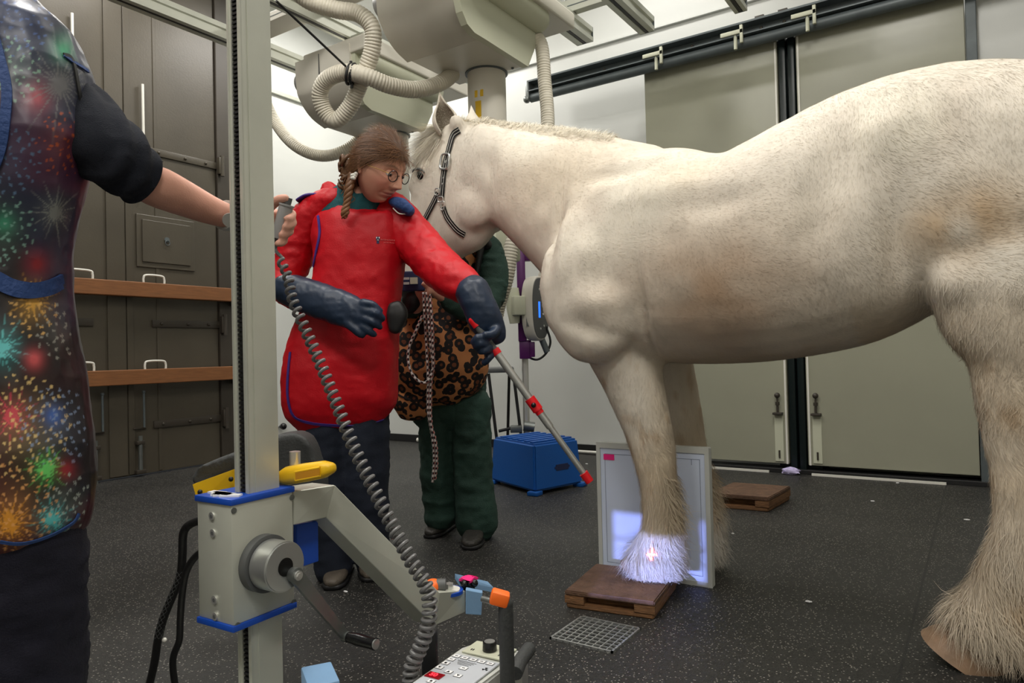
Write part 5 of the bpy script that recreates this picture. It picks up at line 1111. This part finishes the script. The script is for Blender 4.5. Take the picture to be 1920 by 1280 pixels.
hh_ = b.build('crank_handle', M['blackg'], ST); MB().cyl(hd-uu*.082, hd-uu*.085, .011, n=24).build('handle_cap', M['alu_b'], hh_)
# arm
def vpt(px, py, d): return Zp(px, py, d)
def bar(poly, ext, name, m, par): 
    b = MB().prism([vpt(*q) for q in poly], ext); bmesh.ops.bevel(b.bm, geom=b.bm.edges[:], offset=.0015, segments=1, affect='EDGES'); return b.build(name, M[m], par, smooth=False)
bar([(550, 921, 1.60), (628, 909, 1.665), (612, 970, 1.655), (550, 984, 1.60)], uu*.075, 'upper_arm', 'alu', ST)
bar([(628, 909, 1.665), (824, 1110, 1.735), (814, 1173, 1.735), (612, 970, 1.655)], uu*.065, 'diagonal_arm', 'alu', ST)
bar([(824, 1110, 1.735), (872, 1107, 1.80), (873, 1147, 1.80), (814, 1173, 1.735)], uu*.06, 'lower_arm', 'alu', ST)
bar([(556, 984, 1.66), (597, 976, 1.69), (598, 1052, 1.69), (556, 1066, 1.66)], uu*.012, 'blue_side_plate', 'bluep', ST)
# clamp, blue jaws, knobs on the end of the arm
cp = Zp(842, 1108, 1.80)
cx_ = MB().cyl(cp+UP*-.004, cp+UP*.004, .036, n=36).build('blue_washer', M['bluep'], ST); MB().cyl(cp+UP*.004, cp+UP*.006, .028, n=32).build('white_washer', M['whitep'], cx_); MB().cyl(cp+UP*.006, cp+UP*.020, .012, n=6).build('hex_bolt', M['chrome'], cx_)
bar([(874, 1100, 1.80), (905, 1106, 1.82), (903, 1148, 1.82), (874, 1146, 1.80)], -GF*.02, 'blue_jaw', 'skyb', ST)
bar([(852, 1085, 1.88), (915, 1100, 1.92), (927, 1112, 1.92), (860, 1098, 1.88)], UP*.016, 'blue_bracket', 'skyb', ST)
kp = Zp(879, 1098, 1.83); b = MB().cyl(kp-UP*.008, kp+UP*.016, .016, n=20)
for a in range(4): b.sph(kp+UP*.010+Vector((math.cos(a*1.57)*.018, math.sin(a*1.57)*.018, 0)), .010)
kk = b.build('star_knob', M['blackg'], ST)
b = MB().box(kp+UP*.022, (.036, .036, .003), None, .001); bmesh.ops.subdivide_edges(b.bm, edges=b.bm.edges[:], cuts=3)
for v in b.bm.verts: v.co.z += random.uniform(-.003, .003)-.006*((v.co-kp).xy.length/.02)**2*.5
b.build('pink_tape', M['pink'], kk, smooth=False)
kp = Zp(812, 1097, 1.78); MB().sph(kp, (.022, .022, .016)).build('side_knob', M['orange'], ST); MB().cyl(kp+GR*.010, kp+GR*.032, .016, n=20).build('knob_shaft', M['dgrey'], ST)
# yellow lever and pin
yl = MB(); Y0, Y1 = Zp(530, 893, 1.62), Zp(622, 877, 1.56); dy = Y1-Y0
yl.loft([(Y0, .013, .022), (Y0+dy*.15, .021, .026), (Y0+dy*.5, .021, .024), (Y0+dy*.85, .019, .020), (Y0+dy*.98, .013, .016)], UP.cross(dy), 22, 2.6)
lv = yl.build('clamp_lever', M['yellow'], ST)
fn = -GF; q0, q1 = Y0+dy*.34-GF*.024, Y0+dy*.82-GF*.021
b = MB().prism([q0-UP*.009, q1-UP*.009, q1+UP*.006, q0+UP*.006], -GF*.0035); 
b2 = MB(); nrm_l = Vector(-GF); 
b2.tube([q0-UP*.011-GF*.001, q1-UP*.010-GF*.001, q1+UP*.008-GF*.001, q0+UP*.008-GF*.001, q0-UP*.011-GF*.001], .0028, 8, False).build('slot_rim', M['yellow'], lv)
b.build('slot', mat('deep_yellow', (196, 134, 14), .6), lv, smooth=False)
MB().cyl(Zp(553, 890, 1.62), Zp(553, 846, 1.62), .0125, n=28).build('steel_pin', M['chrome'], ST)
# white tape scrap on the blue plate
b = MB()
for k in range(7): 
    c = B(random.uniform(.02, .09), random.uniform(.012, .03)+.0, zt+.015); b.box(c, (random.uniform(.03, .05), random.uniform(.016, .026), .004), Rb @ Matrix.Rotation(random.uniform(-.6, .6), 3, 'Z'))
b.build('white_tape', M['lens'], ST, smooth=False)
# ---------------------------------------------------------------- x-ray generator
gh = .22
g0, g1, g2 = fl(893, 1196, gh), fl(981, 1213, gh), fl(765, 1282, gh)
e1 = (g1-g0); e2 = (g2-g0); e2 = e2.normalized(); e1 = e1-e2*e1.dot(e2)*.9; Wg = e1.length; e1.normalize(); Lg = .36
Rg = Matrix((e1, -e2, UP)).transposed()
def Gp(a, b_, z=0): return g0+e1*a+e2*b_+UP*z
GN = thing('xray_generator', 'grey portable x-ray generator with button panel and red digits at the bottom edge', 'x-ray machine', Gp(Wg/2, Lg/2, -.2))
b = MB().prism([Gp(-.004, .05, -.004), Gp(.004, .0, -.006), Gp(Wg, .0, -.006), Gp(Wg+.006, .05, -.004), Gp(Wg+.006, Lg, -.004), Gp(-.004, Lg, -.004)], -UP*.15); bmesh.ops.bevel(b.bm, geom=b.bm.edges[:], offset=.006, segments=3, affect='EDGES'); b.build('case', M['lgrey'], GN)
b = MB().box(Gp(Wg/2, .040, -.002), (Wg*.86, .062, .004), Rg, .0015); b.build('rear_label', M['unitg'], GN, smooth=False)
face = MB().box(Gp(Wg/2, .085+.135, -.002), (Wg*.90, .27, .004), Rg, .0015).build('button_panel', M['panelg'], GN, smooth=False)
k0 = Gp(Wg*.52, .042, .001); kb = MB().cyl(k0, k0+UP*.018, .0155, .0145, 24).build('dial', M['blackg'], GN); MB().cyl(k0+UP*.018, k0+UP*.0188, .0115, n=24).build('dial_cap', M['alu_b'], kb)
for a, b_ in ((.2, .055), (.24, .055), (.78, .055), (.82, .055)): MB().box(Gp(Wg*a, b_, .0005), (.002, .007, .0008), Rg).build('mark', M['blackg'], GN)
def button(a, b_, kind=None):
    c = Gp(a, b_, .0005); o = MB().box(c, (.0165, .0125, .0008), Rg, .0003).build('button', M['dgrey'], face, smooth=False)
    MB().box(c+UP*.0004, (.0145, .0105, .0008), Rg).build('button_face', M['lens'], face, smooth=False)
    if kind: MB().prism([c+UP*.0009+e1*p[0]*.0035+e2*p[1]*.003 for p in kind], UP*.0004).build('button_sign', M['blackg'], face, smooth=False)
upt = [(-1, 1), (0, -1), (1, 1)]; dnt = [(-1, -1), (1, -1), (0, 1)]; dash = [(-1, -.3), (1, -.3), (1, .3), (-1, .3)]; sq = [(-.7, -.9), (.7, -.9), (.7, .9), (-.7, .9)]
for i in range(5): button(Wg*.12+i*.0205, .098, dash)
button(Wg*.12-.001, .116, dash); button(Wg*.12-.001, .136, sq); button(Wg*.12-.001, .158, dnt); button(Wg*.12+.027, .166, upt); button(Wg*.12+.045, .140, dash); button(Wg*.12+.053, .172, dnt); button(Wg*.12+.02, .215, sq)
for i in range(4): MB().box(Gp(Wg*.42+.0, .112+i*.005, .0004), (.045-.006*i, .0012, .0004), Rg).build('printed_line', M['dgrey'], face, smooth=False)
for a in (0, 2.09, 4.19): MB().prism([Gp(Wg*.86, .124, .0005), Gp(Wg*.86, .124, .0005)+(e1*math.cos(a)+e2*math.sin(a))*.007, Gp(Wg*.86, .124, .0005)+(e1*math.cos(a+.9)+e2*math.sin(a+.9))*.007], UP*.0005).build('radiation_sign', M['blackg'], face, smooth=False)
dw = MB().box(Gp(Wg*.22, .192, .001), (.036, .022, .002), Rg, .0006).build('display', M['redwin'], face, smooth=False); text('50', Gp(Wg*.20, .192, .0025), Rg, .017, M['redled'], face, 'digits', .0003)
# grab handles
def pole_(pts, r, name, m, par): return MB().tube([Vector(p) for p in spline(pts, 6)], r, 16).build(name, M[m], par)
pole_([Zp(966, 1262, 1.42), Zp(975, 1240, 1.46), Zp(992, 1216, 1.52)], .015, 'side_grip', 'pad', GN)
GF_ = thing('padded_grab_frame', 'black padded upright bar with orange tape on top, before the x-ray generator', 'handle', Zp(948, 1280, 1.36))
pb_ = Zp(948, 1280, 1.36); pb_.z = 0.0; ptp = Zp(948, 1132, 1.36); b = MB().cyl(Vector((ptp.x, ptp.y, .02)), ptp, .0145, n=24).sph(ptp, .0145); b.build('padded_bar', M['pad'], GF_)
MB().cyl(Vector((ptp.x, ptp.y, 0)), Vector((ptp.x, ptp.y, .02)), .03, n=24).build('foot', M['black'], GF_)
b = MB().box(ptp+UP*.012-GR*.011, (.036, .032, .026), frame(GR, None, UP+GR*.3), .005); b.build('orange_tape', M['orange'], GF_)
MB().cyl(ptp+UP*.004-GR*.02, ptp+UP*.004-GR*.045+GF*.02, .006, n=12).build('cross_pin', M['steel'], GF_)
p1_, p2_ = Zp(806, 1180, 1.62), Zp(806, 1275, 1.62); b = MB().box((p1_+p2_)/2, (.036, .03, (p1_-p2_).length), frame(GR, None, UP), .008); lowb = (p1_+p2_)/2; b.box(Vector((lowb.x, lowb.y, p2_.z/2)), (.03, .03, p2_.z), frame(GR, None, UP), .002)
tag(b.build('black_post', M['black']), 'short black padded post under the arm end, behind the coiled cord', 'post')
# collimator with its lamp, beam and red cross line
L0 = Gp(Wg*.52, -.012, -.085); b = MB(); ap_x = L0.x+.05
def ap(y, z, k=.05): return L0+(Vector((2.486, y, z))-L0)*(k/(2.486-L0.x))
c00, c11 = ap(.842, .012), ap(1.205, .232); ya, yb, za, zb_ = c00.y, c11.y, c00.z, c11.z; E_ = .030
CO = thing('collimator', 'small grey collimator box behind the x-ray generator, throwing a blue beam at the hoof', 'collimator', L0-UP*.03)
for a, c_ in (((ya-E_, za-E_), (ya, zb_+E_)), ((yb, za-E_), (yb+E_, zb_+E_)), ((ya, za-E_), (yb, za)), ((ya, zb_), (yb, zb_+E_))): MB().bb((ap_x, a[0], a[1]), (ap_x+.001, c_[0], c_[1])).build('blade', M['black'], CO, smooth=False)
MB().bb((ap_x, (ya*.5+yb*.5)-.00012, za), (ap_x+.0004, (ya*.5+yb*.5)+.00012, zb_)).build('cross_wire', M['black'], CO, smooth=False)
zc = za+(zb_-za)*.55; MB().bb((ap_x, ya, zc-.00018), (ap_x+.0004, yb, zc+.00018)).build('cross_wire', M['black'], CO, smooth=False)
yc = (ya+yb)/2; zcc = (za+zb_)/2
for a, c_ in (((ap_x-.07, ya-E_, za-E_), (ap_x, ya-E_+.001, zb_+E_)), ((ap_x-.07, yb+E_-.001, za-E_), (ap_x, yb+E_, zb_+E_)), ((ap_x-.07, ya-E_, za-E_), (ap_x, yb+E_, za-E_+.001)), ((ap_x-.07, ya-E_, zb_+E_-.001), (ap_x, yb+E_, zb_+E_)), ((ap_x-.071, ya-E_, za-E_), (ap_x-.07, yb+E_, zb_+E_))): MB().bb(a, c_).build('casing', M['grey'], CO, smooth=False)
def spot(name, loc, aim, e, col, ang, rad):
    l = bpy.data.lights.new(name, 'SPOT'); l.energy = e; l.color = col; l.spot_size = math.radians(ang); l.spot_blend = .1; l.shadow_soft_size = rad
    o = bpy.data.objects.new(name, l); COL.objects.link(o); o.location = loc; o.rotation_euler = (Vector(aim)-Vector(loc)).to_track_quat('-Z', 'Y').to_euler(); return o
spot('collimator_lamp', L0, (2.486, 1.02, .12), 80, (.34, .41, 1.0), 40, .0007)
# red alignment line: lamp behind a cross-shaped slit, fixed on top of the collimator
hf = Zp(1196, 1055, 2.3); L1 = L0+UP*.034-e1*.045+FW*.02; dd_ = (hf-L1).normalized(); RX = frame(UP, None, dd_); c = L1+dd_*.03; g_ = .00009; w1 = .012; ln1, ln2 = .00060, .00050
ls = MB()
for sx in (-1, 1):
    for sy in (-1, 1): ls.box(c+RX.col[0]*sx*(w1/2+g_)+RX.col[1]*sy*(w1/2+g_), (w1, w1, .0003), RX)
ls.build('slit', M['black'], CO, smooth=False)
for sx in (-1, 1): MB().box(c+dd_*.0008+RX.col[0]*sx*(w1/2+ln1), (w1, w1*2.2, .0003), RX).build('slit_stop', M['black'], CO, smooth=False)
for sy in (-1, 1): MB().box(c+dd_*.0012+RX.col[1]*sy*(w1/2+ln2), (w1*2.2, w1, .0003), RX).build('slit_stop', M['black'], CO, smooth=False)
spot('alignment_lamp', L1, hf, 1100, (1, .12, .12), 22, .00004)
# ---------------------------------------------------------------- hand switch and coiled cord
HS = thing('hand_switch', 'grey cylindrical hand switch with a push button held in the outstretched hand', 'switch', rb_)
ax = (rt_-rb_).normalized(); b = MB().cyl(rb_, rt_, .0165, n=32).cyl(rt_, rt_+ax*.004, .0185, n=32).build('barrel', M['grey'], HS); MB().cyl(rt_+ax*.004, rt_+ax*.020, .0095, n=24).build('push_button', M['dgrey'], HS); MB().cyl(rb_-ax*.012, rb_, .0085, .014, n=24).build('cord_boss', M['dgrey'], HS)
cpx = [(526, 488, 1.68), (540, 520, 1.66), (548, 560, 1.64), (570, 612, 1.62), (600, 680, 1.60), (632, 760, 1.57), (664, 840, 1.54), (700, 915, 1.51), (735, 985, 1.48), (770, 1050, 1.45), (797, 1095, 1.43), (806, 1135, 1.42), (800, 1180, 1.42), (785, 1220, 1.42), (772, 1250, 1.42), (768, 1300, 1.42)]
pts = [Vector(p) for p in spline([Zp(*q) for q in cpx], 30)]; Ln = [0]
for a, b_ in zip(pts, pts[1:]): Ln.append(Ln[-1]+(b_-a).length)
P = []; j = 0; th = 0; s = 0; tot = Ln[-1]
while s < tot:
    while Ln[j+1] < s and j < len(Ln)-2: j += 1
    f_ = (s-Ln[j])/max(Ln[j+1]-Ln[j], 1e-9); p = pts[j].lerp(pts[j+1], f_); t = (pts[j+1]-pts[j]).normalized(); x = t.cross(FW).normalized(); y = t.cross(x)
    q = s/tot; rad = np.interp(q, [0, .05, .2, .5, 1], [.0075, .009, .0105, .0115, .013]); pit = np.interp(q, [0, .08, .25, .5, .8, 1], [.022, .019, .020, .019, .0155, .013])
    P.append(p+(x*math.cos(th)+y*math.sin(th))*rad); th += 2*math.pi/14; s += pit/14
st_ = [Vector(p) for p in spline([rb_-ax*.010, rb_-ax*.03+GR*.002, Zp(528, 482, 1.68)], 6)]
MB().tube(st_+P, .0042, 8).build('coiled_cord', M['cordg'], HS)
# black cables left of the box
def cable(st, r, lab, sleeve=None):
    pts = [Vector(p) for p in spline([Zp(*q) for q in st], 8)]; o = tag(MB().tube(pts, r, 14).build('cable', M['black']), lab, 'cable', 'black cables left of the column'); return o, pts
o1, q1_ = cable([(400, 972, 1.60), (366, 978, 1.62), (345, 996, 1.64), (342, 1040, 1.66), (338, 1080, 1.68), (322, 1120, 1.70), (306, 1160, 1.72), (296, 1200, 1.74), (288, 1250, 1.76), (268, 1330, 1.80)], .0095, 'thicker black cable with a braided sleeve left of the column')
o2, q2_ = cable([(400, 1020, 1.60), (368, 1042, 1.62), (350, 1070, 1.64), (342, 1110, 1.66), (338, 1160, 1.68), (336, 1200, 1.70), (324, 1240, 1.72), (332, 1310, 1.74)], .008, 'thinner black cable hanging right beside the braided one')
b = MB(); seg = q1_[30:56]
for ph in range(6):
    for sgn in (1, -1): b.tube([p+((GR*math.cos(i*.5*sgn+ph*1.05)+GF*math.sin(i*.5*sgn+ph*1.05))*.0102) for i, p in enumerate(seg)], .0008, 5)
b.build('braid', M['dgrey'], o1, smooth=False); MB().sph(q1_[56]+GR*.016, .006).build('cable_clip', M['whitep'], o1)
# light blue block at the lower edge
tp = Zp(600, 1262, 1.44); b = MB(); rr = frame(GR+GF*.45, None, UP)
b.box(Vector((tp.x, tp.y, tp.z/2-.004)), (.062, .10, tp.z+.008), rr, .004); tag(b.build('foam_block', M['skyb']), 'pale blue block just showing at the bottom edge, right of the column', 'block')
# ---------------------------------------------------------------- trolley with dark padding and yellow plate behind the column
TR = thing('padded_trolley', 'dark grey padded bumper with a yellow side plate, standing behind the column', 'trolley', Zp(485, 1219, 2.05)); TR.location.z = 0
b = MB().prism([Zp(*q) for q in ((356, 893, 2.02), (372, 874, 2.02), (400, 862, 2.03), (432, 850, 2.05), (480, 832, 2.08), (515, 816, 2.1), (552, 811, 2.12), (572, 820, 2.12), (582, 838, 2.12), (600, 890, 2.14), (604, 945, 2.14), (520, 945, 2.1), (440, 925, 2.05), (376, 960, 2.02))], GF*.10)
link('padding', organic(b, .008, 12), M['pad'], TR)
b = MB().prism([Zp(*q) for q in ((361, 908, 1.99), (438, 880, 2.02), (440, 935, 2.02), (372, 945, 1.99))], GF*.02); yp = b.build('yellow_plate', M['yellow'], TR, smooth=False)
for px, py in ((375, 922), (433, 898)): MB().sph(Zp(px, py, 1.99), .007, u=10, v=8).build('rivet', M['black'], yp)
lo = Zp(485, 1150, 2.12); MB().cyl(Vector((lo.x, lo.y, 0)), Vector((lo.x, lo.y, .55)), .022, n=20).build('post', M['dsteel'], TR)
wl = onp(530, 799, 1, YL-.03); kb_ = thing('wall_knob', 'small round black knob on the white wall right of the column', 'knob', (wl.x, YL, wl.z)); MB().sph((wl.x, YL-.04, wl.z), .03, u=18, v=14).build('knob', M['blackg'], kb_); MB().cyl((wl.x-.02, YL-.02, wl.z), (wl.x-.02, YL, wl.z), .012, n=12).bb((wl.x-.09, YL-.01, wl.z-.006), (wl.x-.01, YL, wl.z+.006)).build('plate', M['alu_b'], kb_)
# ---------------------------------------------------------------- purple stand with control unit, black stool frame behind
PS = thing('control_stand', 'purple and steel stand carrying a pale green control unit, behind the outstretched arm', 'stand', Zp(986, 800, 4.25)); PS.location.z = 0
def zz(px, py, d=4.2): return Zp(px, py, d+.75)
b = MB().box((zz(977, 440)+zz(978, 640))/2, (.059, .07, (zz(977, 440)-zz(978, 640)).length), frame(GR, None, UP), .006); b.box(zz(990, 480), (.05, .06, .07), frame(GR, None, UP), .004); b.build('purple_mast', M['purplem'], PS)
b = MB().box(zz(985, 655), (.083, .06, .13), frame(GR, None, UP), .006).box(zz(998, 655), (.036, .08, .105), frame(GR, None, UP), .006); b.build('purple_foot', M['purplem'], PS)
MB().tube([zz(1018, 536, 4.22), zz(1046, 508, 4.22), zz(1070, 485, 4.22)], .04, 4).build('purple_arm', M['purplem'], PS)
pf = zz(987, 790, 4.25); MB().cyl(Vector((pf.x, pf.y, 0)), zz(984, 660, 4.25), .024, n=20).build('steel_pole', M['chrome'], PS)
b = MB().cyl(Vector((pf.x, pf.y, 0)), Vector((pf.x, pf.y, .02)), .10, n=32).build('round_base', M['dsteel'], PS)
b = MB().cyl(zz(982, 798, 4.2), zz(1002, 801, 4.2), .035, n=20).box(zz(968, 804, 4.2), (.083, .06, .047), frame(GR, None, UP), .006).build('pole_clamp', M['steel'], PS)
b = MB().loft([(zz(963, 540, 4.15), .035, .05), (zz(963, 575, 4.15), .053, .07), (zz(965, 606, 4.15), .035, .05)], None, 24, 4, False).box(zz(972, 573, 4.08), (.083, .07, .13), frame(GR+GF*.3, None, UP), .008); b.build('side_box', M['unitg'], PS)
# oval unit: face turned right
na = (GR*.86-GF*.5).normalized(); ta = UP.cross(na).normalized(); uc = zz(1012, 578, 4.15)
def oval(k, off, hw=.124, hh=.224): return [uc+na*off+ta*hw*k*math.copysign(abs(math.cos(a))**.75, math.cos(a))+UP*hh*k*math.copysign(abs(math.sin(a))**.75, math.sin(a)) for a in np.linspace(0, 2*math.pi, 41)[:-1]]
MB().rings([oval(.86, -.085), oval(.97, -.075), oval(1, -.05), oval(1, -.005), oval(.96, .006)]).build('unit_case', M['cream'], PS, angle=50)
uf = MB().rings([oval(.93, .003), oval(.93, .010), oval(.90, .012)]).build('unit_face', M['dgrey'], PS, angle=30)
def onf(a, z, w_, h_, m, nme, rnd=False):
    c = uc+na*.013+ta*a+UP*z; (MB().cyl(c, c+na*.004, w_/2, n=20) if rnd else MB().box(c, (w_, .004, h_), frame(ta, None, UP))).build(nme, M[m], uf, smooth=False)
s_ = 1 if ta.dot(GR) > 0 else -1
onf(-.030*s_, -.01, .022, .11, 'scr', 'screen'); onf(.028*s_, .02, .040, 0, 'whitep', 'dial_pad', True); onf(.028*s_, .02, .016, 0, 'dgrey', 'dial_pad', True); onf(.02*s_, .10, .018, 0, 'yel', 'key', True); onf(-.025*s_, .13, .016, 0, 'lgrey', 'key', True); onf(.02*s_, -.04, .014, 0, 'whitep', 'key', True); onf(.03*s_, -.12, .014, 0, 'lgrey', 'key', True); onf(-.02*s_, -.14, .014, 0, 'lgrey', 'key', True)
MB().box(zz(994, 598, 4.07), (.053, .014, .1), frame(GR, None, UP)).build('grey_window', M['dgrey'], PS, smooth=False)
MB().tube([zz(1016, 636), zz(1026, 660)], .022, 14).build('probe_handle', M['dsteel'], PS)
MB().tube([Vector(p) for p in spline([zz(976, 610), zz(975, 640), zz(985, 664), zz(1006, 674), (zz(1024, 662)), zz(1032, 640), zz(1024, 612)], 8)], .008, 10).build('black_lead', M['black'], PS)
MB().tube([zz(1012, 522), zz(1022, 496)], .02, 14).build('pale_neck', M['cream'], PS)
b = MB()
CHD = 5.1
SF = thing('folding_chair', 'black tubular chair frame standing behind the blue step, mostly hidden', 'chair', Zp(945, 830, CHD)); SF.location.z = 0
def leg_(a, b_, nm='leg'):
    p, q = Zp(*a), Zp(*b_); MB().tube([p, q], .011, 10).build(nm, M['black'], SF)
def ground(px, py, d): p = Zp(px, py, d); p.z = 0.01; return p
for (a, g) in (((916, 700, 5.0), (938, 830, 4.95)), ((962, 695, 5.0), (984, 830, 4.98)), ((905, 700, 5.3), (905, 830, 5.4)), ((955, 690, 5.4), (950, 830, 5.45))):
    MB().tube([Zp(*a), ground(*g)], .011, 10).build('leg', M['black'], SF)
leg_((935, 808, 4.96), (978, 798, 4.98), 'stretcher')
b = MB().box(Zp(930, 693, 5.15), (.26, .36, .035), frame(GR, None, UP), .012).build('seat', M['dgrey'], SF)
